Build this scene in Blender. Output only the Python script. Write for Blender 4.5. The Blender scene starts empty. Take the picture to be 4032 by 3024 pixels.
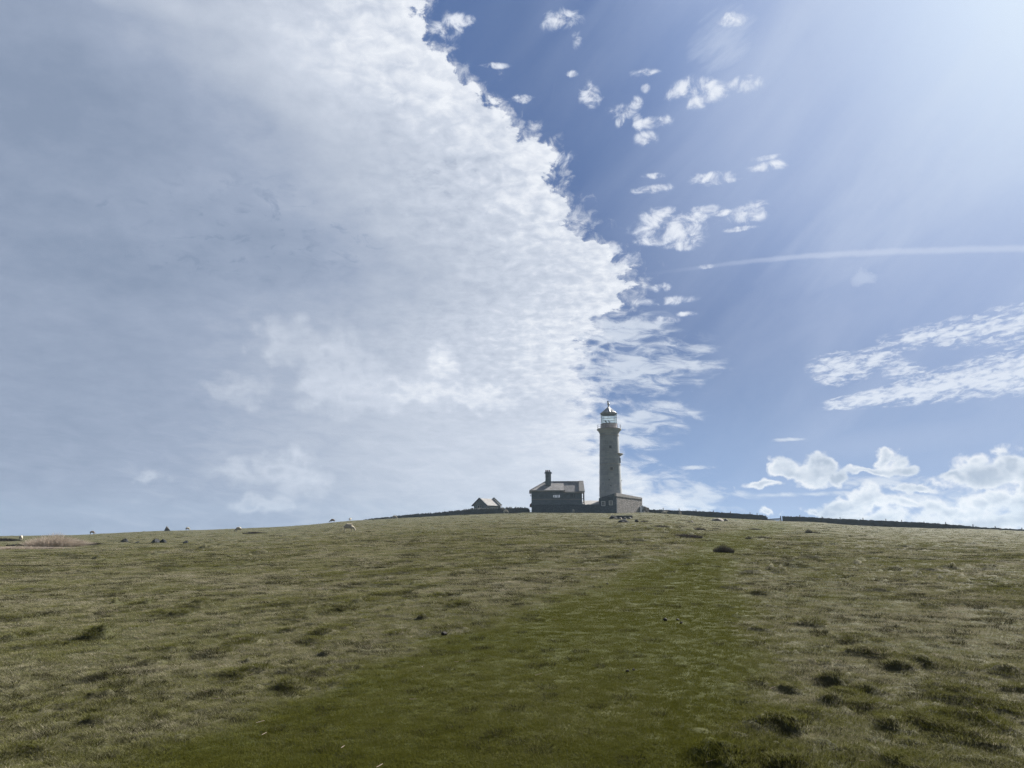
import bpy, bmesh, math, random
import numpy as np
from mathutils import Vector, Matrix
PI = math.pi
R = math.radians
rnd = random.Random(11)
nr = np.random.default_rng(5)
scene = bpy.context.scene
C = scene.collection

# ------------------------------------------------------------------ camera
FPX, PITCH, EYE = 2950.0, R(12.2), 1.6          # focal length in pixels of the 4032 px photograph
cam_d = bpy.data.cameras.new('camera'); cam = bpy.data.objects.new('camera', cam_d); C.objects.link(cam)
cam.location = (0, 0, EYE); cam.rotation_euler = (PI/2 + PITCH, 0, 0)
cam_d.sensor_width = 36.0; cam_d.lens = 36.0*FPX/4032; cam_d.clip_start = 0.05; cam_d.clip_end = 60000
scene.camera = cam
scene.view_settings.view_transform = 'Standard'; scene.view_settings.look = 'None'
scene.view_settings.gamma = 1.0; scene.view_settings.exposure = 1.4
scene.render.engine = 'CYCLES'
scene.cycles.use_adaptive_sampling = True; scene.cycles.adaptive_threshold = 0.015
scene.cycles.volume_bounces = 0; scene.cycles.max_bounces = 5; scene.cycles.diffuse_bounces = 3; scene.cycles.transparent_max_bounces = 8
scene.cycles.use_denoising = True; scene.cycles.denoising_input_passes = 'RGB_ALBEDO_NORMAL'; scene.cycles.denoising_prefilter = 'NONE'

def ray(px, py):                                 # direction through a pixel of the photograph
    x = (px-2016)/FPX; y = (1512-py)/FPX
    return (x, math.cos(PITCH)-y*math.sin(PITCH), math.sin(PITCH)+y*math.cos(PITCH))
def azel(px, py):
    d = ray(px, py); return math.degrees(math.atan2(d[0], d[1])), math.degrees(math.atan2(d[2], math.hypot(d[0], d[1])))
def tanel(px, py):
    d = ray(px, py); return d[2]/math.hypot(d[0], d[1])

SUN_AZ, SUN_EL = 45.0, 35.0
# ------------------------------------------------------------------ sky
class E:                                         # small node-expression helper
    nt = None
    def __init__(s, v): s.v = v
    @staticmethod
    def m(op, *a, clamp=False):
        n = E.nt.nodes.new('ShaderNodeMath'); n.operation = op; n.use_clamp = clamp
        for i, x in enumerate(a):
            if isinstance(x, E): E.nt.links.new(x.v, n.inputs[i])
            else: n.inputs[i].default_value = x
        return E(n.outputs[0])
    def __add__(s, o): return E.m('ADD', s, o)
    __radd__ = __add__
    def __sub__(s, o): return E.m('SUBTRACT', s, o)
    def __rsub__(s, o): return E.m('SUBTRACT', o, s)
    def __mul__(s, o): return E.m('MULTIPLY', s, o)
    __rmul__ = __mul__
    def __truediv__(s, o): return E.m('DIVIDE', s, o)
    def __rtruediv__(s, o): return E.m('DIVIDE', o, s)
def mx(a, b): return E.m('MAXIMUM', a, b)
def mn(a, b): return E.m('MINIMUM', a, b)
def clamp(a): return E.m('ADD', a, 0.0, clamp=True)
def pw(a, b): return E.m('POWER', a, b)
def sstep(a, lo, hi, l2=0.0, h2=1.0, kind='SMOOTHSTEP'):
    n = E.nt.nodes.new('ShaderNodeMapRange'); n.interpolation_type = kind
    for k, x in (('Value', a), ('From Min', lo), ('From Max', hi), ('To Min', l2), ('To Max', h2)):
        if isinstance(x, E): E.nt.links.new(x.v, n.inputs[k])
        else: n.inputs[k].default_value = x
    return E(n.outputs[0])
def lstep(*a): return sstep(*a, kind='LINEAR')
def vec(x, y, z=0.0):
    n = E.nt.nodes.new('ShaderNodeCombineXYZ')
    for i, q in enumerate((x, y, z)):
        if isinstance(q, E): E.nt.links.new(q.v, n.inputs[i])
        else: n.inputs[i].default_value = q
    return E(n.outputs[0])
def noise(p, scale=1.0, detail=4.0, rough=0.5, dist=0.0, lac=2.0):
    n = E.nt.nodes.new('ShaderNodeTexNoise'); E.nt.links.new(p.v, n.inputs['Vector'])
    n.inputs['Scale'].default_value = scale; n.inputs['Detail'].default_value = detail
    n.inputs['Roughness'].default_value = rough; n.inputs['Distortion'].default_value = dist
    n.inputs['Lacunarity'].default_value = lac
    return E(n.outputs['Fac'])
def voro(p, scale=1.0, feature='F1', rand=1.0, smooth=0.5):
    n = E.nt.nodes.new('ShaderNodeTexVoronoi'); n.feature = feature; E.nt.links.new(p.v, n.inputs['Vector'])
    n.inputs['Scale'].default_value = scale; n.inputs['Randomness'].default_value = rand
    if feature == 'SMOOTH_F1': n.inputs['Smoothness'].default_value = smooth
    return E(n.outputs['Distance'])
def curve(x, lo, hi, pts, ylo, yhi):             # piecewise curve through pts, x in lo..hi
    n = E.nt.nodes.new('ShaderNodeFloatCurve'); cv = n.mapping.curves[0]
    P = sorted(((p-lo)/(hi-lo), (q-ylo)/(yhi-ylo)) for p, q in pts)
    while len(cv.points) < len(P): cv.points.new(0.5, 0.5)
    for c, p in zip(cv.points, P): c.location = p; c.handle_type = 'AUTO'
    n.mapping.extend = 'HORIZONTAL'; n.mapping.update()
    E.nt.links.new(((x-lo)/(hi-lo)).v, n.inputs['Value'])
    return E(n.outputs[0])*(yhi-ylo)+ylo
def lin(c): return tuple(((v/255)/12.92 if v/255 < .04045 else ((v/255+.055)/1.055)**2.4) for v in c)
def rgb(c):
    n = E.nt.nodes.new('ShaderNodeRGB'); n.outputs[0].default_value = (*c, 1); return E(n.outputs[0])
def mixc(f, a, b):
    n = E.nt.nodes.new('ShaderNodeMix'); n.data_type = 'RGBA'
    for i, x in ((0, f), (6, a), (7, b)):
        if isinstance(x, E): E.nt.links.new(x.v, n.inputs[i])
        elif i: n.inputs[i].default_value = (*x, 1)
        else: n.inputs[i].default_value = x
    return E(n.outputs[2])
def ramp(f, pts):                                # colours given as display values
    n = E.nt.nodes.new('ShaderNodeValToRGB'); E.nt.links.new(f.v, n.inputs[0]); el = n.color_ramp.elements
    while len(el) < len(pts): el.new(0.5)
    for e, (p, c) in zip(el, pts): e.position = p; e.color = (*lin(c), 1)
    return E(n.outputs[0])

world = bpy.data.worlds.new('World'); scene.world = world; world.use_nodes = True
nt = world.node_tree; nt.nodes.clear(); E.nt = nt
SKY = 0.05                                     # background strength (0.1 at exposure 0)
tc = nt.nodes.new('ShaderNodeTexCoord')
nn = nt.nodes.new('ShaderNodeVectorMath'); nn.operation = 'NORMALIZE'; nt.links.new(tc.outputs['Generated'], nn.inputs[0])
sp = nt.nodes.new('ShaderNodeSeparateXYZ'); nt.links.new(nn.outputs[0], sp.inputs[0])
X, Y, Z = E(sp.outputs[0]), E(sp.outputs[1]), E(sp.outputs[2])
AZ = E.m('ARCTAN2', X, Y)*(180/PI)
EL = E.m('ARCSINE', Z)*(180/PI)
q = mx(Z, 0.0)+0.2
PL = vec(X/q, Y/q)                               # position on a flat cloud deck overhead
AE = vec(AZ, EL)
nis = nt.nodes.new('ShaderNodeTexSky'); nis.sky_type = 'NISHITA'; nis.sun_disc = False
nis.sun_elevation = R(SUN_EL); nis.sun_rotation = R(SUN_AZ); nis.altitude = 120
nis.air_density = 1.0; nis.dust_density = 1.4; nis.ozone_density = 1.6
sunv = (math.sin(R(SUN_AZ))*math.cos(R(SUN_EL)), math.cos(R(SUN_AZ))*math.cos(R(SUN_EL)), math.sin(R(SUN_EL)))
dotn = nt.nodes.new('ShaderNodeVectorMath'); dotn.operation = 'DOT_PRODUCT'
nt.links.new(nn.outputs[0], dotn.inputs[0]); dotn.inputs[1].default_value = sunv
SD = clamp(E(dotn.outputs['Value']))             # cosine of the angle to the sun
tint = nt.nodes.new('ShaderNodeMix'); tint.data_type = 'RGBA'; tint.blend_type = 'MULTIPLY'; tint.inputs[0].default_value = 1
nt.links.new(nis.outputs[0], tint.inputs[6]); tint.inputs[7].default_value = (0.03, 0.03, 0.03, 1)
ANG = E.m('ARCCOSINE', SD)*(180/PI)
blue = ramp(ANG/90.0, [(0.0, (232, 243, 255)), (0.06, (205, 222, 247)), (0.10, (178, 198, 236)), (0.19, (138, 160, 207)), (0.28, (121, 147, 197)), (0.39, (94, 122, 174)), (0.5, (93, 122, 175)), (1.0, (80, 110, 166))])
blue = mixc(sstep(EL, 18.0, 2.0)*0.75, blue, lin((148, 177, 218)))
blue = mixc(sstep(EL, 5.0, -2.0)*0.5, blue, lin((176, 198, 226)))
col = mixc(sstep(EL, 2.0, 20.0)*0.2*sstep(SD, 0.97, 0.85), blue, E(tint.outputs[2]))

def blobs(lst, AE=None, sm=0.0):                                  # union of soft ellipses: 1 in the middle, 0 on the rim, negative outside
    out = None; AE = AE or globals()['AE']
    for (x, y, rx, ry) in lst:
        a, e = azel(x, y); a1, _ = azel(x+rx, y); _, e1 = azel(x, y-ry)
        g = nt.nodes.new('ShaderNodeVectorMath'); g.operation = 'SUBTRACT'; nt.links.new(AE.v, g.inputs[0]); g.inputs[1].default_value = (a, e, 0)
        h = nt.nodes.new('ShaderNodeVectorMath'); h.operation = 'MULTIPLY'; nt.links.new(g.outputs[0], h.inputs[0]); h.inputs[1].default_value = (1/max(a1-a, .01), 1/max(e1-e, .01), 0)
        l = nt.nodes.new('ShaderNodeVectorMath'); l.operation = 'LENGTH'; nt.links.new(h.outputs[0], l.inputs[0])
        b = 1.0-E(l.outputs['Value'])
        out = b if out is None else (E.m('SMOOTH_MAX', out, b, sm) if sm else mx(out, b))
    return out
def band(p0, p1, w0, w1):                        # soft straight band between two pixels, half widths in degrees; returns (across, along)
    (a0, e0), (a1, e1) = azel(*p0), azel(*p1); L = math.hypot(a1-a0, e1-e0); ux, uy = (a1-a0)/L, (e1-e0)/L
    al = ((AZ-a0)*ux+(EL-e0)*uy)/L; ac = (AZ-a0)*(-uy)+(EL-e0)*ux
    return ac/(al*(w1-w0)+w0), al

def over(col, alpha, c): return mixc(clamp(alpha), col, c)
S2 = 4032/2212                                   # picture notes below were taken on a 2212 px wide view
def P(l): return [tuple(v*S2 for v in t) for t in l]

# shared noises
nA = noise(PL, 11.0, 7, 0.6)                     # deck, fluffy
nB = noise(vec(AZ*0.8, EL), 0.9, 7, 0.62, 0.5)               # puffs
nL = noise(AE, 0.09, 3, 0.5)                     # broad
wn = nt.nodes.new('ShaderNodeTexNoise'); nt.links.new(AE.v, wn.inputs['Vector']); wn.inputs['Scale'].default_value = 0.55; wn.inputs['Detail'].default_value = 5
wm = nt.nodes.new('ShaderNodeVectorMath'); wm.operation = 'MULTIPLY_ADD'; nt.links.new(wn.outputs['Color'], wm.inputs[0]); wm.inputs[1].default_value = (4.4, 2.4, 0); wm.inputs[2].default_value = (-2.2, -1.2, 0)
wa = nt.nodes.new('ShaderNodeVectorMath'); wa.operation = 'ADD'; nt.links.new(wm.outputs[0], wa.inputs[0]); nt.links.new(AE.v, wa.inputs[1])
AEW = E(wa.outputs[0])                           # warped sky position, for heaped clouds
wob = noise(AE, 0.9, 6, 0.55, 0.2)
big = noise(vec(AZ*0.8, EL*1.3), 0.42, 3, 0.5)
vo = voro(vec(AZ+(wob-0.5)*1.0, EL*1.25+(wob-0.5)*0.8), 0.75, 'SMOOTH_F1', 1.0, 0.35)
# --- high thin veils streaming down from the sun side
nV = noise(vec(AZ*0.62-EL*0.78, (AZ*0.78+EL*0.62)*0.22), 0.15, 6, 0.5, 0.6)
sunside = sstep(AZ*0.72+EL*0.28, 3.0, 28.0)
veil = clamp(sstep(nV, 0.32, 0.78)*0.46*sunside + sstep(AZ, 2.0, 30.0)*0.24)
b1, a1 = band(*P([(1480, 760), (2300, 120)]), 0.6, 7.5)
wd = sstep(E.m('ABSOLUTE', b1+(nV-0.5)*0.5), 1.0, 0.55)*sstep(a1, 0.0, 0.5)
veil = mx(veil, wd*(0.24+0.50*nV))
nW = noise(vec(AZ*0.5-EL*0.55, (AZ*0.55+EL*0.5)*0.3), 0.8, 6, 0.6, 0.4)
veil = veil+(nW-0.45)*0.42*sunside*(0.4+wd)
b2, a2 = band(*P([(1560, 860), (2400, 560)]), 0.3, 3.0)
veil = mx(veil, sstep(E.m('ABSOLUTE', b2), 1.0, 0.1)*sstep(a2, 0.0, 0.3)*nV*0.55)
b3, a3 = band(*P([(1250, 1010), (2400, 900)]), 1.6, 4.0)
veil = mx(veil, sstep(E.m('ABSOLUTE', b3), 1.0, 0.0)*sstep(a3, 0.15, 0.6)*0.42)
b4, a4 = band(*P([(1180, 300), (1220, 20)]), 0.35, 0.5)
veil = mx(veil, sstep(E.m('ABSOLUTE', b4), 1.3, 0.0)*sstep(E.m('ABSOLUTE', a4-0.5), 0.6, 0.2)*0.08)
veil = mx(veil, sstep(blobs(P([(1866, 600, 74, 44)]))+(nB-0.5)*1.6, 0.0, 1.0)*0.75)
b5, a5 = band(*P([(1440, 380), (1500, 240)]), 0.4, 0.55)
veil = mx(veil, sstep(E.m('ABSOLUTE', b5), 1.2, 0.0)*sstep(E.m('ABSOLUTE', a5-0.5), 0.7, 0.3)*0.15)
fb = blobs(P([(1570, 95, 130, 125)]))
fan = sstep(fb+(noise(vec(AZ*0.5+EL*0.2, EL*2.2-AZ*0.9), 0.5, 5, 0.6)-0.5)*1.3, 0.0, 1.1)*sstep(fb, 0.0, 0.4)
veil = mx(veil, fan*0.7)
col = over(col, veil, lin((190, 203, 228)))
# glare of the sun in the thin cloud just outside the frame
glare = pw(SD, 22.0)
col = over(col, sstep(SD, 0.88, 0.995)*0.26 + pw(SD, 60.0)*0.7, lin((226, 240, 255)))
# condensation trail
cy = curve(AZ, 8.0, 38.0, [azel(x*S2, y*S2) for x, y in ((1400, 592), (1500, 580), (1600, 567), (1700, 557), (1800, 550), (1900, 545), (2050, 540), (2212, 537))], 0.0, 30.0)
trw = sstep(AZ, 10.0, 30.0, 0.18, 0.34)
tr = sstep(E.m('ABSOLUTE', EL-cy+(nB-0.5)*0.25), trw, trw*0.15)*sstep(AZ, 9.0, 26.0)*0.45
tr = tr*sstep(AZ, 45.0, 39.0)
col = over(col, tr, lin((208, 218, 238)))
# --- scattered puffs
puff_list = P([(1212, 44, 42, 26), (1245, 84, 12, 22), (1237, 160, 16, 8), (1275, 202, 26, 30), (996, 44, 34, 16), (968, 64, 34, 26), (1064, 142, 34, 7), (1130, 214, 24, 10),
  (1390, 158, 34, 9), (1396, 190, 12, 10), (1350, 240, 36, 18), (1378, 262, 14, 22), (1412, 264, 44, 14), (1396, 298, 26, 16), (1376, 224, 14, 16),
  (1500, 192, 66, 26), (1508, 220, 56, 16), (1606, 182, 52, 18), (1580, 45, 34, 18), (1660, 360, 42, 14), (1648, 342, 34, 7), (1415, 380, 28, 7), (1408, 408, 50, 10), (1536, 384, 60, 12),
  (1452, 492, 92, 32), (1440, 456, 24, 12), (1480, 512, 60, 18), (1618, 460, 48, 22), (1600, 494, 40, 6), (1530, 452, 34, 10), (1430, 622, 24, 10), (1440, 650, 58, 10), (1482, 678, 26, 6), (1435, 692, 30, 10), (1524, 576, 22, 6),
  (1180, 345, 60, 16), (1330, 560, 50, 30), (1545, 200, 40, 20), (1340, 262, 12, 14), (1420, 470, 40, 22), (1500, 470, 40, 16), (1560, 460, 30, 8), (1420, 520, 50, 12), (1475, 530, 40, 12), (1640, 448, 26, 14), (1510, 452, 30, 8), (1560, 392, 40, 8)])
puff_list = [(x, y, rx*1.12, ry*1.15) for x, y, rx, ry in puff_list]
pm = blobs(puff_list)
pa = sstep(mn(pm, 0.42)*0.9+(nB-0.5)*2.6, -0.02, 0.78)
col = over(col, pa*0.92*sstep(pm, -0.3, 0.25), mixc(clamp(pm*1.2+(nB-0.5)*2.5), lin((196, 208, 230)), lin((236, 241, 250))))
# --- altocumulus streets on the right and beside the tower
ripple = noise(vec(AZ*0.7+EL*0.2, EL*2.0-AZ*0.25), 1.5, 6, 0.62, 0.4)
b6, a6 = band(*P([(1760, 880), (2260, 790)]), 0.35, 2.1)
st = (1.0-E.m('ABSOLUTE', b6))*sstep(a6, 0.0, 0.12)
b7, a7 = band(*P([(1860, 745), (2260, 690)]), 0.5, 1.9)
st = mx(st, (0.72-E.m('ABSOLUTE', b7)*0.72)*sstep(a7, 0.0, 0.3))
st = mx(st, blobs(P([(1815, 795, 90, 46), (1890, 775, 76, 30), (1950, 800, 60, 24)])))
sa = sstep(st*0.75+(ripple-0.5)*2.6, 0.0, 0.8)*sstep(st, 0.02, 0.25)
col = over(col, sa*0.88, lin((228, 235, 246)))
# --- streaks and low stratus right of the bank edge
m8 = blobs(P([(1370, 790, 215, 72), (1330, 712, 150, 40), (1400, 900, 120, 36), (1330, 945, 150, 40), (1300, 1010, 150, 36), (1350, 1050, 190, 50), (1430, 1085, 200, 42), (1500, 1070, 120, 30), (1900, 1040, 120, 16), (2000, 1078, 170, 26), (1750, 1068, 120, 7), (2150, 1130, 220, 44), (1880, 1128, 150, 18), (1700, 950, 60, 5), (1500, 1010, 50, 6)]))
fs = noise(vec(AZ*0.5, EL*1.6+AZ*0.14), 0.8, 7, 0.62, 0.5)
s8 = sstep(m8*0.6+(fs-0.5)*2.4, -0.05, 0.6)*sstep(m8, -0.25, 0.25)
col = over(col, s8*0.85, mixc(fs, lin((196, 208, 226)), lin((226, 233, 243))))
# --- the big bank on the left
edge = curve(EL, 0.0, 50.0, [azel(x, y)[::-1] for x, y in ((1560, -400), (1620, -180), (1650, 0), (1686, 110), (1741, 200), (1841, 273), (1914, 383), (2005, 456), (2096, 547), (2178, 620), (2187, 729), (2269, 820), (2315, 930), (2424, 984), (2487, 1075), (2490, 1166), (2400, 1231), (2350, 1304), (2330, 1420), (2350, 1513), (2400, 1640), (2420, 1780), (2520, 1900), (2700, 1990), (2800, 2080))], -30.0, 30.0)
D = edge-AZ
DN = D+(nA-0.5)*9.0+(nB-0.5)*4.2
low = sstep(EL, 17.0, 9.0)
ba = sstep(DN, low*(-1.0)+0.0, low*1.6+0.9)
ba = ba*sstep(D, -4.5, -0.5)
wisp = sstep(D+(nB-0.5)*13.0+(nA-0.5)*5.0, -1.6, 2.6)*sstep(D, -5.0, -1.0)
ba = mx(ba, wisp*0.75)
# brightness inside the bank
bt = curve(D, 0.0, 60.0, [(0, 0.93), (2.5, 0.86), (8, 0.70), (14, 0.56), (20, 0.40), (28, 0.24), (36, 0.12), (60, 0.05)], 0.0, 1.0)
mott = noise(PL, 30.0, 4, 0.55, 0.3)
near = sstep(D, 22.0, 3.0)
hi = sstep(EL, 4.0, 18.0)
bt = bt+(mott-0.5)*(0.08+near*0.75)*(hi*0.92+0.08)+(nA-0.5)*(0.10+hi*0.26)+(nL-0.5)*0.24+(fs-0.5)*(1.0-hi)*0.45
ridge = blobs([(1250, 260, 1000, 330), (700, 40, 900, 130)])
bt = bt+sstep(ridge+(nL-0.5)*0.8, 0.0, 1.0)*0.17
dim = blobs([(350, 420, 700, 330), (1150, 980, 500, 230), (560, 1080, 500, 160), (2000, 1600, 450, 90)])
bt = bt-sstep(dim+(nL-0.5)*0.8, 0.0, 0.9)*0.10
bt = bt+sstep(EL, 22.0, 2.0)*0.10*sstep(D, 2.0, 16.0)
hole = blobs([(1050, 900, 560, 230), (820, 1030, 330, 80), (1800, 700, 260, 150), (1620, 380, 200, 60), (400, 800, 160, 20)])
hn = sstep(noise(PL, 17.0, 4, 0.6, 1.0), 0.52, 0.72)*sstep(hole, -0.3, 0.8)
bt = bt-hn*0.22
# soft bright heaps inside it
hp = blobs(P([(730, 800, 75, 80), (620, 735, 60, 50), (705, 770, 60, 36), (945, 790, 48, 44), (600, 1018, 75, 28), (640, 1040, 60, 50), (520, 1020, 50, 26), (570, 1088, 70, 14), (330, 1035, 50, 16), (520, 840, 60, 30), (850, 845, 120, 34), (1010, 860, 110, 26), (770, 860, 110, 34), (640, 1000, 40, 30)]), AEW, 0.35)
hf = hp+(0.45-vo)*0.7+(wob-0.5)*1.1
bt = bt+sstep(hf, -0.5, 0.7)*0.27-sstep(hf, 0.45, 1.2)*0.16+sstep(hf, 0.0, 0.5)*(big-0.5)*0.4
bc = ramp(clamp(bt), [(0.0, (136, 151, 176)), (0.25, (156, 169, 192)), (0.5, (183, 193, 210)), (0.75, (206, 214, 228)), (1.0, (238, 242, 249))])
col = over(col, ba, bc)
# --- cumulus along the horizon
cl = P([(1745, 1022, 72, 34), (1700, 1012, 42, 26), (1775, 1005, 36, 28), (1640, 1045, 54, 12), (1812, 1032, 30, 16),
  (1918, 992, 50, 18), (1900, 1020, 80, 12), (2120, 1020, 92, 38), (2180, 1004, 60, 30), (2060, 1030, 50, 18), (2250, 1020, 90, 40),
  (1885, 1083, 58, 34), (1950, 1092, 60, 26), (1975, 1052, 66, 11), (2130, 1082, 62, 36), (2190, 1095, 90, 34), (2050, 1106, 100, 24), (1880, 1125, 120, 24), (2120, 1135, 220, 34), (2350, 1090, 130, 60),
  (1672, 1106, 26, 13), (1757, 1108, 22, 11), (1800, 1110, 60, 24), (1850, 1095, 50, 30), (2000, 1100, 70, 40), (2212, 1050, 60, 34)])
cl = [(x, y, rx*1.12, ry*1.14) for x, y, rx, ry in cl]
cm = blobs(cl, AEW, 0.35)
cf = cm+(0.42-vo)*0.75+(wob-0.5)*0.9+(nB-0.5)*0.9
ca = sstep(cf, -0.02, 0.42)
lit = clamp(0.98-sstep(cf, 0.25, 1.0)*0.50+(wob-0.5)*0.7+(big-0.5)*1.1+(0.4-vo)*0.3)
cc = ramp(lit, [(0.0, (150, 167, 192)), (0.45, (184, 196, 212)), (0.8, (218, 226, 236)), (1.0, (240, 243, 248))])
col = over(col, ca*0.94, cc)
# unseen sky behind the viewer and overhead, dimmed to cut fill light
fill_dim = (1.0-0.60*sstep(E.m('ABSOLUTE', AZ), 48.0, 105.0))*(1.0-0.45*sstep(EL, 44.0, 66.0))
up = nt.nodes.new('ShaderNodeVectorMath'); up.operation = 'SCALE'; nt.links.new(col.v, up.inputs[0]); nt.links.new((fill_dim*7.6).v, up.inputs['Scale'])
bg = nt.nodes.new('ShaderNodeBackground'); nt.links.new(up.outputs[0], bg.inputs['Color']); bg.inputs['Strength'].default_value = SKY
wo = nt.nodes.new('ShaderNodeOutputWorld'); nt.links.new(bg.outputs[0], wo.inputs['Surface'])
world.cycles.sampling_method = 'MANUAL'; world.cycles.sample_map_resolution = 512

sun_d = bpy.data.lights.new('sun', 'SUN'); sun = bpy.data.objects.new('sun', sun_d); C.objects.link(sun)
sun_d.energy = 5.0; sun_d.angle = R(0.6); sun_d.color = (1.0, 0.95, 0.87)
sun.rotation_euler = Vector(sunv).to_track_quat('Z', 'Y').to_euler(); sun.location = (60, 60, 80)

# ------------------------------------------------------------------ helpers
def tag(o, label=None, cat=None, group=None, kind=None):
    if label: o['label'] = label
    if cat: o['category'] = cat
    if group: o['group'] = group
    if kind: o['kind'] = kind
    return o
def empty(name, loc=(0, 0, 0), rz=0.0):
    o = bpy.data.objects.new(name, None); C.objects.link(o); o.location = loc; o.rotation_euler = (0, 0, rz)
    o.empty_display_size = 0.3
    return o
class MB:                                        # mesh builder
    def __init__(s): s.v = []; s.f = []; s.sm = []; s.M = Matrix.Identity(4)
    def add(s, vs, fs, smooth=False):
        b = len(s.v); s.v += [tuple(s.M @ Vector(p)) for p in vs]; s.f += [tuple(b+i for i in f) for f in fs]; s.sm += [smooth]*len(fs); return s
    def box(s, x0, x1, y0, y1, z0, z1, j=0.0):
        vs = [(x, y, z) for z in (z0, z1) for y in (y0, y1) for x in (x0, x1)]
        if j: vs = [(a+rnd.uniform(-j, j), b+rnd.uniform(-j, j), c+rnd.uniform(-j, j)) for a, b, c in vs]
        return s.add(vs, [(0, 2, 3, 1), (4, 5, 7, 6), (0, 1, 5, 4), (1, 3, 7, 5), (3, 2, 6, 7), (2, 0, 4, 6)])
    def bar(s, p, q, w, h=None):                 # rectangular bar p->q
        p, q = Vector(p), Vector(q); d = (q-p).normalized(); h = h or w
        u = d.cross(Vector((0, 0, 1)));  u = u.normalized() if u.length > 1e-4 else Vector((1, 0, 0))
        t = u.cross(d)
        vs = [c+u*a*w/2+t*b*h/2 for c in (p, q) for a, b in ((-1, -1), (1, -1), (1, 1), (-1, 1))]
        return s.add(vs, [(3, 2, 1, 0), (4, 5, 6, 7), (0, 1, 5, 4), (1, 2, 6, 5), (2, 3, 7, 6), (3, 0, 4, 7)])
    def lathe(s, prof, n=32, a0=0.0, a1=2*PI, smooth=True, c=(0, 0)):
        full = abs(a1-a0-2*PI) < 1e-6; m = n if full else n+1
        vs = [(c[0]+r*math.sin(a0+(a1-a0)*k/n), c[1]-r*math.cos(a0+(a1-a0)*k/n), z) for r, z in prof for k in range(m)]
        fs = []
        for i in range(len(prof)-1):
            for k in range(n):
                k2 = (k+1) % m; fs.append((i*m+k, i*m+k2, (i+1)*m+k2, (i+1)*m+k))
        return s.add(vs, fs, smooth)
    def prism(s, poly, z0, z1):                  # poly in xy, counter-clockwise
        n = len(poly); z1 = z1 if isinstance(z1, (list, tuple)) else [z1]*n
        vs = [(x, y, z0) for x, y in poly]+[(x, y, z) for (x, y), z in zip(poly, z1)]
        return s.add(vs, [tuple(range(n))[::-1], tuple(range(n, 2*n))]+[(i, (i+1) % n, n+(i+1) % n, n+i) for i in range(n)])
    def build(s, name, mat, parent=None, bevel=0.0):
        me = bpy.data.meshes.new(name); me.from_pydata(s.v, [], s.f); me.update()
        me.polygons.foreach_set('use_smooth', s.sm)
        o = bpy.data.objects.new(name, me); C.objects.link(o); me.materials.append(mat)
        if parent: o.parent = parent
        if bevel:
            b = o.modifiers.new('bevel', 'BEVEL'); b.width = bevel; b.segments = 2; b.limit_method = 'ANGLE'; b.angle_limit = R(40)
        return o

def material(name, rough=0.8, spec=0.3):
    m = bpy.data.materials.new(name); m.use_nodes = True; t = m.node_tree; t.nodes.clear(); E.nt = t
    out = t.nodes.new('ShaderNodeOutputMaterial'); b = t.nodes.new('ShaderNodeBsdfPrincipled')
    t.links.new(b.outputs[0], out.inputs[0]); b.inputs['Roughness'].default_value = rough; b.inputs['Specular IOR Level'].default_value = spec
    return m, t, b, out
def pos(kind='Object'):
    n = E.nt.nodes.new('ShaderNodeTexCoord'); return E(n.outputs[kind])
def bump(t, b, h, dist=0.02, strength=1.0):
    n = t.nodes.new('ShaderNodeBump'); n.inputs['Distance'].default_value = dist; n.inputs['Strength'].default_value = strength
    t.links.new(h.v, n.inputs['Height']); t.links.new(n.outputs[0], b.inputs['Normal'])
def xyz(p):
    n = E.nt.nodes.new('ShaderNodeSeparateXYZ'); E.nt.links.new(p.v, n.inputs[0]); return [E(o) for o in n.outputs]
def masonry(name, c1, c2, mortar, w=0.7, h=0.32, rubble=0.0, lichen=0.0, blend=0.5, dist=0.02):
    """coursed or rubble granite; w, h size of a stone in metres"""
    m, t, b, out = material(name, 0.92, 0.15)
    p = pos(); x, y, z = xyz(p); n1 = noise(p, 0.55, 5, 0.6); n2 = noise(p, 6.0, 5, 0.65)
    br = t.nodes.new('ShaderNodeTexBrick'); br.inputs['Scale'].default_value = 1.0
    br.inputs['Brick Width'].default_value = w; br.inputs['Row Height'].default_value = h
    br.inputs['Mortar Size'].default_value = 0.018; br.inputs['Mortar Smooth'].default_value = 0.4; br.inputs['Bias'].default_value = 0.0
    br.inputs['Color1'].default_value = (*c1, 1); br.inputs['Color2'].default_value = (*c2, 1); br.inputs['Mortar'].default_value = (*mortar, 1)
    jx = (n2-0.5)*rubble
    t.links.new(vec(x*0.8+y*0.8+jx, z+jx*0.7).v, br.inputs['Vector'])
    vz = t.nodes.new('ShaderNodeTexVoronoi'); vz.feature = 'F1'; vz.inputs['Scale'].default_value = 1.0
    t.links.new(vec((x+n2*0.3)*(1.6/w), (y)*(1.6/w), (z+n2*0.2)*(1.3/h)).v, vz.inputs['Vector'])
    vs_ = t.nodes.new('ShaderNodeSeparateColor'); t.links.new(vz.outputs['Color'], vs_.inputs[0])
    stone = mixc(E(vs_.outputs[0]), c1, c2)
    edge = sstep(E(vz.outputs['Distance']), 0.3, 0.62)
    rub = mixc(edge*0.7, stone, mortar)
    col = mixc(blend, E(br.outputs['Color']), rub)
    col = mixc(sstep(n1, 0.42, 0.68)*0.4, col, tuple(v*0.6 for v in c1))
    if lichen: col = mixc(sstep(noise(p, 1.4, 5, 0.7), 0.56, 0.66)*lichen, col, (0.22, 0.19, 0.07))
    col = mixc(sstep(n2, 0.35, 0.8)*0.25, col, tuple(min(1, v*1.5) for v in c2))
    t.links.new(col.v, b.inputs['Base Color'])
    hgt = (1.0-E(br.outputs['Fac']))*(1-blend)+(1.0-edge)*blend*1.4+n2*0.5
    bump(t, b, hgt, dist, 0.9)
    return m
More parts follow.
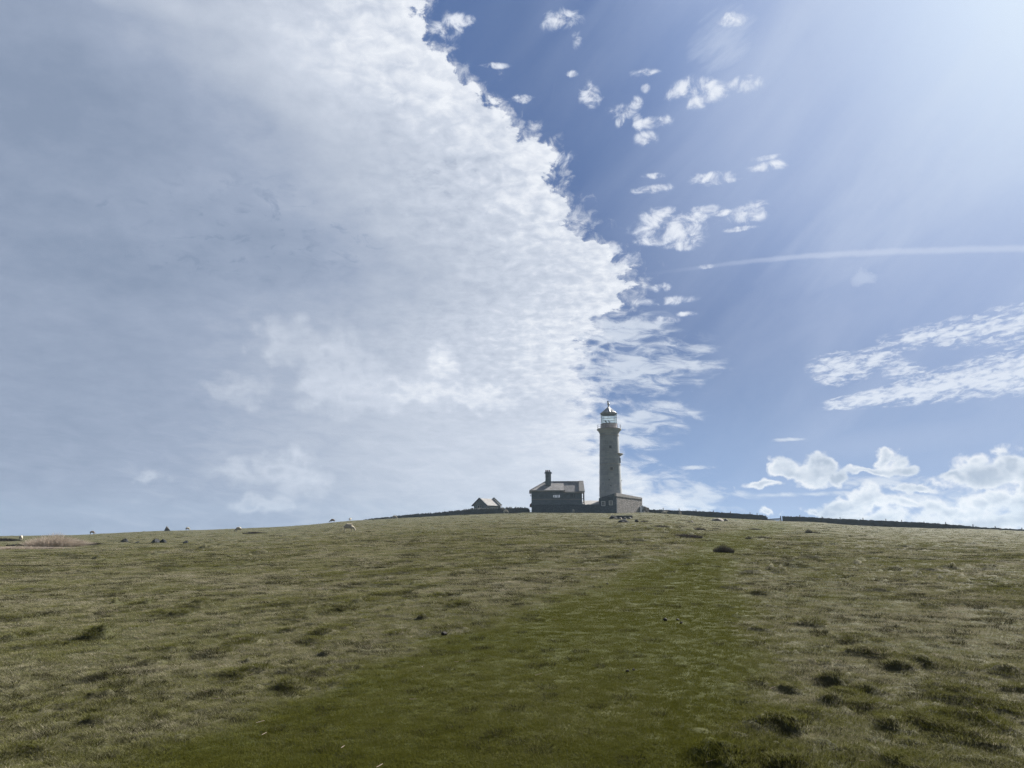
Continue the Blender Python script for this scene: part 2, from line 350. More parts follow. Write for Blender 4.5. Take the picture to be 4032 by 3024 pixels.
def plain(name, c, rough=0.7, spec=0.3, var=0.25, scale=3.0, metal=0.0, dist=0.004):
    m, t, b, out = material(name, rough, spec); p = pos(); n = noise(p, scale, 5, 0.65)
    t.links.new(mixc(sstep(n, 0.35, 0.7)*var*2, c, tuple(v*0.55 for v in c)).v, b.inputs['Base Color'])
    b.inputs['Metallic'].default_value = metal; bump(t, b, noise(p, scale*6, 3), dist, 0.6)
    return m

# ------------------------------------------------------------------ terrain
def smooth_noise(x, y, seed, octaves=1, rough=0.5):   # value noise on arrays, about -1..1
    tot = np.zeros_like(x); amp = 1.0; s = 0.0
    for o in range(octaves):
        xi = np.floor(x).astype(np.int64); yi = np.floor(y).astype(np.int64); fx = x-xi; fy = y-yi
        fx = fx*fx*(3-2*fx); fy = fy*fy*(3-2*fy)
        def hsh(a, b):
            h = (a*374761393+b*668265263+(seed+o*17)*2147483647) & 0xffffffff
            h = ((h ^ (h >> 13))*1274126177) & 0xffffffff; h = h ^ (h >> 16)
            return (h & 0xffff)/32767.5-1.0
        v = (hsh(xi, yi)*(1-fx)+hsh(xi+1, yi)*fx)*(1-fy)+(hsh(xi, yi+1)*(1-fx)+hsh(xi+1, yi+1)*fx)*fy
        tot += v*amp; s += amp; amp *= rough; x = x*2.03+13.7; y = y*2.03+7.1
    return tot/s
# the line where the hill meets the sky or the foot of the walls, read off the photograph, and its distance
SKYL = [(-600, 2128), (0, 2111), (307, 2107), (398, 2101.6), (615, 2091), (800, 2087), (1000, 2079), (1094, 2075), (1200, 2068.5), (1308, 2057.6), (1395, 2050),
        (1500, 2045), (1598, 2039.6), (1815, 2027.6), (1975, 2021.5), (2080, 2017.5), (2200, 2018), (2300, 2018.5), (2428, 2020.5), (2530, 2018.5), (2565, 2019), (2676, 2026), (2789, 2036),
        (3014, 2047.5), (3079, 2052), (3200, 2054.5), (3330, 2066), (3463, 2073), (3689, 2080), (3802, 2082), (3900, 2084.5), (4032, 2092), (4600, 2110)]
_az = np.array([math.atan2(ray(x, y)[0], ray(x, y)[1]) for x, y in SKYL]); _te = np.array([tanel(x, y) for x, y in SKYL])
_az = np.concatenate([[-PI, -1.6, -1.0], _az, [1.0, 1.6, PI]]); _te = np.concatenate([[-0.01, 0.0, 0.004], _te, [0.012, 0.0, -0.01]])
_rr = [(-PI, 215), (-0.75, 235), (-0.4, 225), (-0.15, 210), (0.0, 205), (0.2, 203), (0.45, 212), (0.8, 225), (PI, 215)]
def crest(a): return np.interp(a, [p[0] for p in _rr], [p[1] for p in _rr])
# a, smoothed along azimuth to avoid creases
_aa = np.linspace(-PI, PI, 7201); _tt = np.interp(_aa, _az, _te); _k = np.hanning(31); _k /= _k.sum(); _tt = np.convolve(np.pad(_tt, 15, mode='edge'), _k, 'valid')
def base_height(x, y):
    x = np.asarray(x, float); y = np.asarray(y, float)
    a = np.arctan2(x, y); r = np.hypot(x, y); Rc = crest(a); te = np.interp(a, _aa, _tt)
    s = te+EYE/Rc                                 # uniform slope whose crest at Rc has elevation te
    u = np.clip(r-Rc, 0, None)
    k = 0.0011; u1 = np.minimum(u, (s+0.10)/k); over_ = s*u1-k*u1*u1/2-0.10*(u-u1)
    return s*np.minimum(r, Rc)+over_
# green trodden way: (left edge, right edge) pairs seen in the photograph -> ground
def ground_at(px, py, far=400):                  # where the ray of a pixel meets the hill
    d = ray(px, py); h = math.hypot(d[0], d[1]); dx, dy, dz = d[0]/h, d[1]/h, d[2]/h
    rs = np.geomspace(2, far, 6000); z = EYE+rs*dz-base_height(rs*dx, rs*dy)
    i = np.argmax(z < 0)
    if z[i] >= 0: i = int(np.argmin(z[:5500])) 
    r_ = rs[i]; return np.array([dx*r_, dy*r_, float(base_height(dx*r_, dy*r_))])
def spot(px, r):                                 # point of the hill at bearing of pixel column px and distance r
    a = math.atan2(*ray(px, 2050)[:2]); x, y = r*math.sin(a), r*math.cos(a); return np.array([x, y, float(base_height(x, y))])
WAY = [((480, 3200), (2950, 3200)), ((640, 2980), (2930, 2960)), ((1000, 2790), (2960, 2850)), ((1280, 2690), (3030, 2780)), ((1640, 2560), (2960, 2640)), ((1990, 2440), (2900, 2520)), ((2250, 2330), (2900, 2420)), ((2480, 2250), (2900, 2330)), ((2640, 2185), (2880, 2250)), ((2700, 2155), (2900, 2190)),
       ((2740, 2130), (2960, 2160)), ((2800, 2108), (2990, 2125)), ((2900, 2090), (3060, 2098)), ((2990, 2072), (3120, 2080)), ((3030, 2058), (3110, 2061))]
_L = [ground_at(*a) for a, b in WAY]; _Rr = [ground_at(*b) for a, b in WAY]
_cy = np.array([(a[1]+b[1])/2 for a, b in zip(_L, _Rr)]); _o = np.argsort(_cy); _cy = _cy[_o]
_cl = np.array([a[0] for a in _L])[_o]; _cr = np.array([b[0] for b in _Rr])[_o]
_ly = np.array([a[1] for a in _L])[_o]; _ry = np.array([b[1] for b in _Rr])[_o]
def way(x, y):                                   # 1 on the trodden green way, 0 off it
    xl = np.interp(y, _ly, _cl); xr = np.interp(y, _ry, _cr)
    wob = smooth_noise(x*0.55, y*0.55, 3, 3)*(0.35+0.012*y)+smooth_noise(x*2.2, y*2.2, 4, 2)*0.16
    soft = 0.6+0.04*y
    return np.clip((x-xl+wob)/soft+0.5, 0, 1)*np.clip((xr-x+wob)/soft+0.5, 0, 1)*(y > 0)*np.clip((215-y)/10, 0, 1)
# tussocks picked out in the photograph: (px, py, width px, height m)
MOUNDS = [(3665, 2397, 60, .16), (3930, 2414, 50, .12), (3415, 2428, 60, .12), (3182, 2462, 90, .12), (3355, 2530, 150, .13), (3419, 2580, 100, .17), (3565, 2604, 100, .13), (3629, 2624, 90, .12),
 (3291, 2625, 60, .10), (3287, 2692, 80, .11), (3369, 2680, 60, .14), (3446, 2728, 110, .13), (3127, 2726, 80, .11), (3273, 2767, 80, .10), (3328, 2741, 80, .11), (3209, 2815, 80, .10), (3733, 2717, 90, .12),
 (3956, 2658, 100, .12), (3988, 2718, 60, .12), (3674, 2757, 80, .10), (3975, 2810, 100, .12), (3801, 2863, 100, .10), (3893, 2929, 90, .10), (3850, 2780, 90, .09), (2982, 2850, 110, .10), (3009, 2990, 150, .12),
 (2854, 3012, 180, .15), (3073, 2968, 120, .11), (3200, 2922, 130, .09), (3560, 2980, 160, .09), (583, 2624, 80, .13), (465, 2717, 80, .12), (847, 2580, 90, .12), (961, 2535, 110, .12), (378, 2512, 80, .13), (1125, 2385, 110, .14),
 (829, 2392, 40, .14), (542, 2684, 80, .10), (424, 2667, 90, .10), (378, 2748, 80, .11), (437, 2786, 100, .10), (392, 2848, 80, .12), (64, 2982, 120, .10), (1093, 2696, 50, .08), (18, 2712, 70, .12), (1280, 2498, 90, .11),
 (690, 2560, 70, .12), (250, 2790, 90, .09), (1830, 2385, 60, .12), (1410, 2305, 110, .14), (2860, 2390, 60, .10), (2910, 2425, 60, .08), (2985, 2480, 70, .09), (3000, 2340, 60, .10), (3120, 2300, 60, .1)]
_mw = []
for (mx_, my_, w_, h_) in MOUNDS:
    g_ = ground_at(mx_, my_); _mw.append((g_[0], g_[1], w_/FPX*math.hypot(g_[0], g_[1])*0.47, h_))
def mounds(x, y, cell, prob, r0, r1, h0, h1, seed):   # scattered steep hummocks, one at most per cell
    z = np.zeros_like(x); ci = np.floor(x/cell).astype(np.int64); cj = np.floor(y/cell).astype(np.int64)
    def hh(a, b, k):
        h = (a*73856093+b*19349663+(seed*31+k)*83492791) & 0xffffffff
        h = ((h ^ (h >> 15))*2246822519) & 0xffffffff; h = ((h ^ (h >> 13))*3266489917) & 0xffffffff; return ((h ^ (h >> 16)) & 0xffff)/65535.0
    for di in (-1, 0, 1):
        for dj in (-1, 0, 1):
            a, b = ci+di, cj+dj; on = hh(a, b, 0) < prob
            px, py = (a+.15+.7*hh(a, b, 1))*cell, (b+.15+.7*hh(a, b, 2))*cell; rr = r0+(r1-r0)*hh(a, b, 3)**2; el = .7+.9*hh(a, b, 5)
            d2 = ((x-px)/(rr*el))**2+((y-py)/rr)**2
            z = np.maximum(z, on*(h0+(h1-h0)*hh(a, b, 4)**2)*np.exp(-np.minimum(d2, 9)**1.7))
    return z
def relief(x, y, r):                             # hummocky turf, added to base_height
    w = way(x, y); rough = 1-w
    t1 = smooth_noise(x*2.9, y*2.9, 21, 2); t2 = smooth_noise(x*1.25+3, y*1.25, 22, 3); t3 = smooth_noise(x*0.33, y*0.33, 23, 2)
    tus = np.clip(t1*0.75+t2*0.45-0.10, 0, None)**1.3
    cl = np.clip(smooth_noise(x*0.8, y*0.8+9, 25, 3)-0.30, 0, None)
    patch = np.clip(0.55+t3*0.9, 0.15, 1.3)
    dens = np.clip(smooth_noise(x*0.16, y*0.16, 27, 2)*1.4+0.55, 0.1, 1.0)
    wx, wy = x+smooth_noise(x*4, y*4, 28, 3)*0.17, y+smooth_noise(x*4, y*4, 29, 3)*0.17
    md_ = mounds(wx, wy, 0.36, 0.5, .05, .14, .02, .07, 7)+mounds(wx, wy, 0.8, 0.42, .10, .26, .03, .15, 1)+mounds(wx, wy, 2.3, 0.40, .22, .50, .06, .24, 2)+mounds(wx, wy, 5.5, 0.2, .35, .7, .10, .26, 3)*np.clip(r/40, 0, 1)
    md_ = md_*np.clip(1+.9*smooth_noise(x*7, y*7, 33, 2), .2, 2)
    z = rough*dens*md_+rough*patch*(tus*0.07+cl*0.12)+t3*0.05*np.clip(r/30, 0, 1)+t2*0.012+smooth_noise(x*6, y*6, 26, 2)*(0.008+0.012*rough)
    z = z*np.clip((r-1.0)/3.0, 0, 1)
    for (a, b, s_, h_) in _mw:
        k_ = (abs(x-a) < s_*3) & (abs(y-b) < s_*3)
        if k_.any():
            xa, ya = wx[k_], wy[k_]; d2 = ((xa-a)/s_)**2+((ya-b)/(s_*1.1))**2
            z[k_] += h_*0.55*np.exp(-np.power(np.minimum(d2, 9), 1.3)*0.9)*np.clip(1+.6*smooth_noise(xa*11, ya*11, 35, 2), .3, 1.8)
    return z, w
def height(x, y):
    x = np.atleast_1d(np.asarray(x, float)); y = np.atleast_1d(np.asarray(y, float)); r = np.hypot(x, y)
    z, w = relief(x, y, r); f = np.clip((r-150)/40, 0, 1)
    z = z*(1-f*0.55)
    return base_height(x, y)+z
def H(x, y): return float(height(x, y)[0])

ang = np.concatenate([np.linspace(-PI, -0.85, 60, endpoint=False), np.linspace(-0.85, -0.66, 60, endpoint=False), np.arange(-0.66, 0.66, 0.0026), np.linspace(0.66, 0.85, 60, endpoint=False), np.linspace(0.85, PI, 60, endpoint=False)])
rad = np.concatenate([[0.4, 1.0, 1.8, 2.6], np.geomspace(3.4, 60, 620, endpoint=False), np.geomspace(60, 260, 300, endpoint=False), np.geomspace(260, 900, 34)])
A_, R_ = np.meshgrid(ang, rad); gx = (R_*np.sin(A_)).ravel(); gy = (R_*np.cos(A_)).ravel()
gz = height(gx, gy); gw = way(gx, gy)
na, nr_ = len(ang), len(rad)
me = bpy.data.meshes.new('ground')
nv = na*nr_+1
co = np.empty((nv, 3), np.float32); co[:-1, 0] = gx; co[:-1, 1] = gy; co[:-1, 2] = gz; co[-1] = (0, 0, 0)
i0 = (np.arange(nr_-1)[:, None]*na+np.arange(na)[None, :]); k1 = (np.arange(na)+1) % na
quad = np.stack([i0, i0+na, np.arange(1, nr_)[:, None]*na+k1[None, :], np.arange(nr_-1)[:, None]*na+k1[None, :]], -1).reshape(-1, 4)
tri = np.stack([np.full(na, nv-1), np.arange(na), k1], -1)
me.vertices.add(nv); me.vertices.foreach_set('co', co.ravel())
me.loops.add(quad.size+tri.size); me.loops.foreach_set('vertex_index', np.concatenate([quad.ravel(), tri.ravel()]).astype(np.int32))
me.polygons.add(len(quad)+len(tri))
me.polygons.foreach_set('loop_start', np.concatenate([np.arange(len(quad))*4, quad.size+np.arange(len(tri))*3]).astype(np.int32))
me.update(calc_edges=True)
me.polygons.foreach_set('use_smooth', np.ones(len(me.polygons), bool))
at = me.attributes.new('way', 'FLOAT', 'POINT'); at.data.foreach_set('value', np.concatenate([gw, [1.0]]).astype(np.float32))
relh = gz-base_height(gx, gy)
at = me.attributes.new('relief', 'FLOAT', 'POINT'); at.data.foreach_set('value', np.concatenate([relh, [0.0]]).astype(np.float32))
ground = bpy.data.objects.new('ground', me); C.objects.link(ground); tag(ground, kind='structure')

def attr(name, kind='GEOMETRY'):
    n = E.nt.nodes.new('ShaderNodeAttribute'); n.attribute_name = name; n.attribute_type = kind; return E(n.outputs['Fac'])
m_ground, t, b, out = material('turf', 0.95, 0.1)
p = pos(); x, y, z = xyz(p)
w_ = attr('way'); rel = attr('relief')
gn1 = noise(p, 0.22, 4, 0.6); gn2 = noise(p, 2.2, 6, 0.65); gn3 = noise(p, 14.0, 5, 0.7)
tan_ = mixc(gn2, (0.100, 0.092, 0.058), (0.058, 0.060, 0.032))
tan_ = mixc(sstep(gn1, 0.42, 0.62)*0.6, tan_, (0.048, 0.054, 0.019))
tan_ = mixc(sstep(gn3, 0.52, 0.72)*0.5, tan_, (0.14, 0.122, 0.078))
grn = mixc(gn2, (0.038, 0.045, 0.008), (0.052, 0.057, 0.014))
grn = mixc(sstep(gn1, 0.45, 0.65)*0.5, grn, (0.068, 0.066, 0.026))
cg = mixc(sstep(w_+(gn2-0.5)*0.5, 0.25, 0.75), tan_, grn)
cg = mixc(sstep(gn3, 0.44, 0.30)*0.6, cg, (0.022, 0.022, 0.010))
t.links.new(cg.v, b.inputs['Base Color'])
bump(t, b, gn3+gn2*1.5, 0.03, 0.9)
me.materials.append(m_ground)


# ------------------------------------------------------------------ materials of the buildings
m_tower = masonry('tower_granite', (0.28, 0.305, 0.33), (0.35, 0.37, 0.385), (0.235, 0.25, 0.27), 1.1, 0.5, 0.05, 0.25, 0.0, 0.012)
m_band = plain('dressed_granite', (0.36, 0.35, 0.33), 0.85, 0.2, 0.2, 1.5)
m_house = masonry('slate_grey_granite', (0.135, 0.165, 0.195), (0.20, 0.23, 0.26), (0.09, 0.11, 0.135), 0.9, 0.35, 0.05, 0.1, 0.15)
m_dark = masonry('dark_rubble', (0.075, 0.097, 0.125), (0.14, 0.165, 0.195), (0.045, 0.06, 0.08), 0.55, 0.25, 0.5, 0.05, 0.8, 0.04)
m_rubble = masonry('pale_rubble', (0.20, 0.19, 0.185), (0.42, 0.39, 0.37), (0.13, 0.12, 0.12), 0.55, 0.3, 0.5, 0.05, 0.9, 0.04)
m_coping = plain('parapet_render', (0.42, 0.40, 0.385), 0.9, 0.15, 0.25, 1.0)
m_slate = masonry('roof_slate', (0.24, 0.235, 0.245), (0.36, 0.35, 0.36), (0.10, 0.10, 0.11), 0.6, 0.42, 0.02, 0.35, 0.0, 0.015)
m_paleroof = plain('pale_slate', (0.36, 0.35, 0.345), 0.8, 0.2, 0.3, 1.2)
m_pot = plain('terracotta', (0.16, 0.085, 0.065), 0.85, 0.2)
m_lead = plain('lead_grey', (0.34, 0.35, 0.37), 0.45, 0.5, 0.15, 2.0, 0.2)
m_iron = plain('painted_iron', (0.26, 0.29, 0.32), 0.5, 0.4)
m_rail = plain('railing_paint', (0.26, 0.23, 0.27), 0.5, 0.4)
m_murette = plain('lantern_panel', (0.58, 0.53, 0.53), 0.6, 0.3, 0.3, 2.5)
m_white = plain('white_paint', (0.72, 0.72, 0.70), 0.5, 0.4, 0.08)
m_black = plain('dark_interior', (0.03, 0.033, 0.038), 0.9, 0.1)
m_timber = plain('grey_timber', (0.15, 0.13, 0.115), 0.85, 0.2, 0.3, 5.0)
m_galv = plain('galvanised_steel', (0.34, 0.34, 0.36), 0.45, 0.5, 0.15, 5.0, 0.4)
m_canvas = plain('green_canvas', (0.03, 0.10, 0.07), 0.8, 0.2)
m_pane, t, b, out = material('window_glass', 0.08, 0.5); b.inputs['Base Color'].default_value = (0.03, 0.036, 0.045, 1)
m_glass = bpy.data.materials.new('lantern_glass'); m_glass.use_nodes = True; t = m_glass.node_tree; t.nodes.clear()
o_ = t.nodes.new('ShaderNodeOutputMaterial'); mxs = t.nodes.new('ShaderNodeMixShader'); tr_ = t.nodes.new('ShaderNodeBsdfTransparent'); gl = t.nodes.new('ShaderNodeBsdfGlossy')
tr_.inputs[0].default_value = (0.90, 0.96, 0.95, 1); gl.inputs['Roughness'].default_value = 0.05; mxs.inputs[0].default_value = 0.08
t.links.new(tr_.outputs[0], mxs.inputs[1]); t.links.new(gl.outputs[0], mxs.inputs[2]); t.links.new(mxs.outputs[0], o_.inputs[0])

class Frame:                                     # a place on the hill facing the viewer: u to the right, v away, heights from pixels
    def __init__(s, px, D):
        s.a = math.atan2(*ray(px, 2020)[:2]); s.D = D; s.o = (D*math.sin(s.a), D*math.cos(s.a))
        s.z = float(base_height(*s.o)); s.rz = -s.a
    def u(s, px, v=0.0, py=2000):
        d = ray(px, py); return math.tan(math.atan2(d[0], d[1])-s.a)*(s.D+v)
    def h(s, px, py, v=0.0):                     # height above the frame's base of what shows at px, py at depth v
        d = ray(px, py); aa = math.atan2(d[0], d[1])-s.a
        return EYE+tanel(px, py)*(s.D+v)/math.cos(aa)-s.z
    def empty(s, name): return empty(name, (s.o[0], s.o[1], s.z), s.rz)
    def world(s, u, v, z=0.0):
        return Vector((s.o[0]+u*math.cos(s.a)+v*math.sin(s.a), s.o[1]-u*math.sin(s.a)+v*math.cos(s.a), s.z+z))

# ------------------------------------------------------------------ lighthouse
F = Frame(2407.5, 206.0); PXM = F.D/FPX*math.hypot(ray(2407, 1900)[0], ray(2407, 1900)[1])**-1*0+F.D/FPX*1.0
def hy(y): return F.h(2400, y)
mpp = abs(F.u(2427.5)-F.u(2387.5))/40            # metres per pixel there
lh = F.empty('lighthouse')
tag(lh, 'tall round tapering granite lighthouse with glazed lantern on the hilltop', 'lighthouse')
prof = [(46*mpp, -1.5)]
for y, r_ in ((2016, 46), (1961, 45), (1930, 44), (1893, 42.6), (1834, 41), (1833, 41), (1800, 39.9), (1760, 38.6), (1719, 37.4), (1716, 37.3), (1709, 38.5), (1700, 42.5), (1696, 46.5), (1693, 48.3)):
    prof.append((r_*mpp, hy(y)))
tw = MB().lathe(prof, 64)
tower = tw.build('tower', m_tower, lh)
g = MB()
g.lathe([(48.3*mpp, hy(1694)), (49.6*mpp, hy(1693.6)), (49.8*mpp, hy(1690.4)), (49.2*mpp, hy(1689.6)), (30*mpp, hy(1689.4))], 64, smooth=False); g.build('gallery_deck', m_band, lh)
for y, r_ in ((1716, 37.4), (1830, 41.0)):
    g = MB().lathe([(r_*mpp-.02, hy(y)-.11), (r_*mpp+.13, hy(y)-.11), (r_*mpp+.14, hy(y)+.07), (r_*mpp-.02, hy(y)+.12)], 48, smooth=False); g.build('string_course', m_band, lh)
g = MB(); cx_ = 15*mpp; rr_ = 39.8*mpp-0.05      # drum-shaped hood projecting on the right
g.lathe([(0.1, hy(1795)), (rr_-.75, hy(1796)), (rr_-.35, hy(1792)), (rr_+.02, hy(1788.5)), (rr_, hy(1787)), (0.1, hy(1782.5))], 48, c=(cx_, 0.4)); g.build('side_canopy', m_band, lh)
g = MB(); g.box(40.2*mpp-.3, 40.2*mpp+.16, -.75, .75, hy(1823), hy(1804)); g.build('side_door', m_black, lh)
for y, sd in ((1751, -1), (1793, -1), (1893, 1), (1860, -1), (1925, -1)):
    r_ = np.interp(y, (1716, 1961), (37.3, 45))*mpp; g = MB().box(sd*(r_+.05)-.13, sd*(r_+.05)+.13, -.15, .15, hy(y)-.12, hy(y)+.12); g.build('cable_clamp', m_iron, lh)
g = MB()
for ya, yb in ((1718, 1775), (1775, 1830), (1830, 1893), (1893, 1955)):
    ra = np.interp(ya, (1716, 1961), (37.3, 45))*mpp+.05; rb = np.interp(yb, (1716, 1961), (37.3, 45))*mpp+.05; g.bar((-ra, 0, hy(ya)), (-rb, 0, hy(yb)), .09)
g.build('conductor_strip', m_pot, lh)
def tower_window(px, y0, y1, w, framed):
    y = (y0+y1)/2; r_ = np.interp(y, (1716, 1961), (37.3, 45))*mpp
    ax = px-(2407.5-11*(2007-y)/400); s_ = ax*mpp/r_; an = math.asin(s_); n_ = Matrix.Rotation(an, 4, 'Z')
    g = MB(); g.M = n_; hw = w*mpp/2
    g.box(-hw, hw, -r_-.02, -r_+.1, hy(y1), hy(y0)); wd = g.build('window', m_pane, lh)
    g = MB(); g.M = n_; f_ = .10 if not framed else .17
    for q in ((-hw-f_, -hw), (hw, hw+f_)): g.box(q[0], q[1], -r_-.06, -r_+.15, hy(y1)-f_, hy(y0)+f_)
    g.box(-hw, hw, -r_-.062, -r_+.15, hy(y0), hy(y0)+f_+.003); g.box(-hw, hw, -r_-.10, -r_+.15, hy(y1)-f_-.003, hy(y1)); g.box(-.03, .03, -r_-.035, -r_+.1, hy(y1), hy(y0))
    g.build('window_frame', m_band if framed else m_tower, wd)
tower_window(2404, 1759, 1770, 8, False); tower_window(2408.5, 1844, 1854, 8.5, True); tower_window(2399, 1890, 1895, 3.5, False); tower_window(2406, 1914, 1918, 4, False)
# lantern
r0 = 31.6*mpp
g = MB(); g.lathe([(r0+.04, hy(1690)), (r0+.05, hy(1671.8)), (r0+.12, hy(1671.4)), (r0+.12, hy(1670)), (r0-.25, hy(1669.9)), (r0-.25, hy(1689))], 16, smooth=False)
for k in range(16):
    a = 2*PI*(k+.5)/16-0*PI/16; g.bar(((r0+.06)*math.sin(a), -(r0+.06)*math.cos(a), hy(1689.5)), ((r0+.06)*math.sin(a), -(r0+.06)*math.cos(a), hy(1671.5)), .06)
lp = g.build('lantern_base', m_murette, lh)
g = MB()
NB = 32
for k in range(NB):
    a = 2*PI*k/NB; x_, y_ = r0*math.sin(a), -r0*math.cos(a); g.bar((x_, y_, hy(1670)), (x_, y_, hy(1626)), .04 if k % 4 else .07)
for y in (1669.5, 1661, 1651, 1642, 1633):
    g.lathe([(r0-.03, hy(y)-.03), (r0+.03, hy(y)-.03), (r0+.03, hy(y)+.03), (r0-.03, hy(y)+.03), (r0-.03, hy(y)-.03)], NB, smooth=False)
gf = g.build('glazing_bars', m_iron, lh)
g = MB(); g.lathe([(r0-.06, hy(1670)), (r0-.06, hy(1627))], NB, smooth=False); g.build('glass', m_glass, gf)
g = MB(); rt = 34.5*mpp; n_ = 32; vs = []; fs = []
for k in range(n_):                              # pleated conical roof: ridges and valleys
    a = 2*PI*k/n_; q_ = 1.0 if k % 2 else .97; dz = .0 if k % 2 else -.16
    vs += [(rt*q_*math.sin(a), -rt*q_*math.cos(a), hy(1628)+dz*.4), (rt*.62*q_*math.sin(a), -rt*.62*q_*math.cos(a), hy(1617.5)+dz), (rt*.15*math.sin(a), -rt*.15*math.cos(a), hy(1604))]
for k in range(n_):
    j = (k+1) % n_; fs += [(3*k, 3*j, 3*j+1, 3*k+1), (3*k+1, 3*j+1, 3*j+2, 3*k+2)]
g.add(vs, fs); g.add([(0, 0, hy(1603.5))]+[vs[3*k+2] for k in range(n_)], [(0, 1+k, 1+(k+1) % n_) for k in range(n_)])
rf = g.build('lantern_roof', m_lead, lh)
g = MB().lathe([(rt*.97, hy(1630)), (rt*1.02, hy(1629.6)), (rt*1.02, hy(1627.6)), (rt*.9, hy(1627.2))], 32, smooth=False); g.lathe([(r0-.1, hy(1633)), (r0-.02, hy(1633.2)), (r0-.02, hy(1627)), (r0-.1, hy(1627))], 32, smooth=False); g.build('eaves_ring', m_lead, rf)
g = MB().lathe([(.36, hy(1604.5)), (.2, hy(1602)), (.2, hy(1595)), (.34, hy(1592.5)), (.38, hy(1590)), (.30, hy(1587.5)), (.12, hy(1586)), (.05, hy(1585))], 20); fin = g.build('vent_finial', m_lead, lh)
g = MB(); g.bar((0, 0, hy(1586)), (0, 0, hy(1580)), .1); g.bar((-.30, 0, hy(1583)), (.42, 0, hy(1579.5)), .09); g.add([(-.34, 0, hy(1586)), (-.34, .04, hy(1578.5)), (.05, .04, hy(1579.5)), (.05, 0, hy(1584.5)), (-.34, -.04, hy(1586)), (-.34, -.04, hy(1578.5)), (.05, -.04, hy(1579.5)), (.05, -.04, hy(1584.5))], [(0, 1, 2, 3), (4, 7, 6, 5), (0, 4, 5, 1), (2, 6, 7, 3), (1, 5, 6, 2), (0, 3, 7, 4)]); g.build('weather_vane', m_lead, fin)
rl = MB(); rg = 47.3*mpp
for z_ in (hy(1683), hy(1674.5)):
    rl.lathe([(rg-.02, z_-.02), (rg+.02, z_-.02), (rg+.02, z_+.02), (rg-.02, z_+.02), (rg-.02, z_-.02)], 40, smooth=False)
rail = rl.build('gallery_railing', m_rail, lh)
for k in range(12):
    a = 2*PI*k/12+.26; MB().bar((rg*math.sin(a), -rg*math.cos(a), hy(1690)), (rg*math.sin(a), -rg*math.cos(a), hy(1673.2)), .075).build('railing_post', m_rail, rail)
# two deck chairs standing in the lantern room
dc = []
for (ux, rz_, lb) in ((-.62, 2.3, 'left green deck chair silhouetted inside the lantern glass'), (.35, 2.0, 'right green deck chair silhouetted inside the lantern glass')):
    wp = F.world(ux, -.3, hy(1672)); dk = empty('deck_chair', wp, F.rz+rz_); tag(dk, lb, 'deck chair', 'deck chairs in the lantern room')
    g = MB()
    for s_ in (-.28, .28):
        g.bar((s_, -.45, 0), (s_, .5, 1.05), .06); g.bar((s_, .45, 0), (s_, -.5, .55), .06)
    g.bar((-.28, .5, 1.05), (.28, .5, 1.05), .05); g.bar((-.28, -.5, .55), (.28, -.5, .55), .05); g.bar((-.28, -.45, 0), (.28, -.45, 0), .05); g.bar((-.28, .45, 0), (.28, .45, 0), .05)
    g.build('frame', m_timber, dk)
    g = MB(); ys = [(-.5, .56), (-.2, .34), (.1, .42), (.3, .7), (.5, 1.06)]
    g.add([(s_, y, z+dz) for y, z in ys for s_ in (-.25, .25) for dz in (0, -.012)], [(4*i+a_, 4*i+b_, 4*i+4+b_, 4*i+4+a_) for i in range(4) for a_, b_ in ((0, 2), (3, 1), (1, 0), (2, 3))]); g.build('canvas_seat', m_canvas, dk)

# ------------------------------------------------------------------ keepers' cottage
F = Frame(2198, 202.0)
def U(px, v=0): return F.u(px, v)
def Hh(y, v=0, px=2200): return F.h(px, y, v)
co_ = F.empty('keepers_cottage'); tag(co_, 'dark stone cottage with slate roof and tall chimney left of the lighthouse', 'cottage')
def panel(g, x0, x1, z0, z1, y0, y1, holes=()):  # wall between y0..y1 with rectangular holes (xa, xb, za, zb)
    xs = x0
    for (xa, xb, za, zb) in sorted(holes):
        g.box(xs, xa, y0, y1, z0, z1); g.box(xa, xb, y0, y1, z0, za); g.box(xa, xb, y0, y1, zb, z1); xs = xb
    g.box(xs, x1, y0, y1, z0, z1)
DEP = 8.0; ze = Hh(1938)
xl, xm, xr = U(2093), U(2220), U(2293)
W1 = (U(2124), U(2140), Hh(1960), Hh(1943)); W2 = (U(2178.5), U(2206.5), Hh(1960), Hh(1943)); W3 = (U(2246), U(2267), Hh(1960), Hh(1943))
g = MB()
panel(g, xl, xm, -1.6, Hh(1936), 0, .45, [W1, W2]); panel(g, xm, xr, -1.6, Hh(1940), .5, .95, [W3])
panel(g, xl, xr, -1.6, Hh(1937), DEP-.45, DEP, [(U(2172, DEP)-.3, U(2212, DEP)+.3, Hh(1962, DEP), Hh(1942, DEP))])
g.box(xl, xl+.45, .45, DEP-.45, -1.6, Hh(1936)); g.box(xr-.45, xr, .95, DEP-.45, -1.6, Hh(1936)); g.box(xm-.3, xm-.001, .45, .95, -1.6, Hh(1936))
g.build('wall', m_house, co_)
for W, vv, see in ((W1, 0, False), (W2, 0, True), (W3, .5, False)):
    g = MB(); fw = .09
    xa, xb, za, zb = W; n_ = 6 if see else 4
    for k in range(n_): xx = xa+(xb-xa)*k/(n_-1); g.box(xx-fw*1.6, xx+fw*1.6, vv-.05, vv+.2, za, zb)
    g.box(xa, xb, vv-.051, vv+.201, zb-.1, zb+.12); g.box(xa-.1, xb+.1, vv-.09, vv+.2, za-.14, za+.03)
    if see: g.box(xa, xb, vv-.052, vv+.202, Hh(1948.5), zb)
    wf = g.build('window', m_house, co_)
    if not see: MB().box(xa, xb, vv+.2, vv+.23, za, zb).build('pane', m_pane, wf)
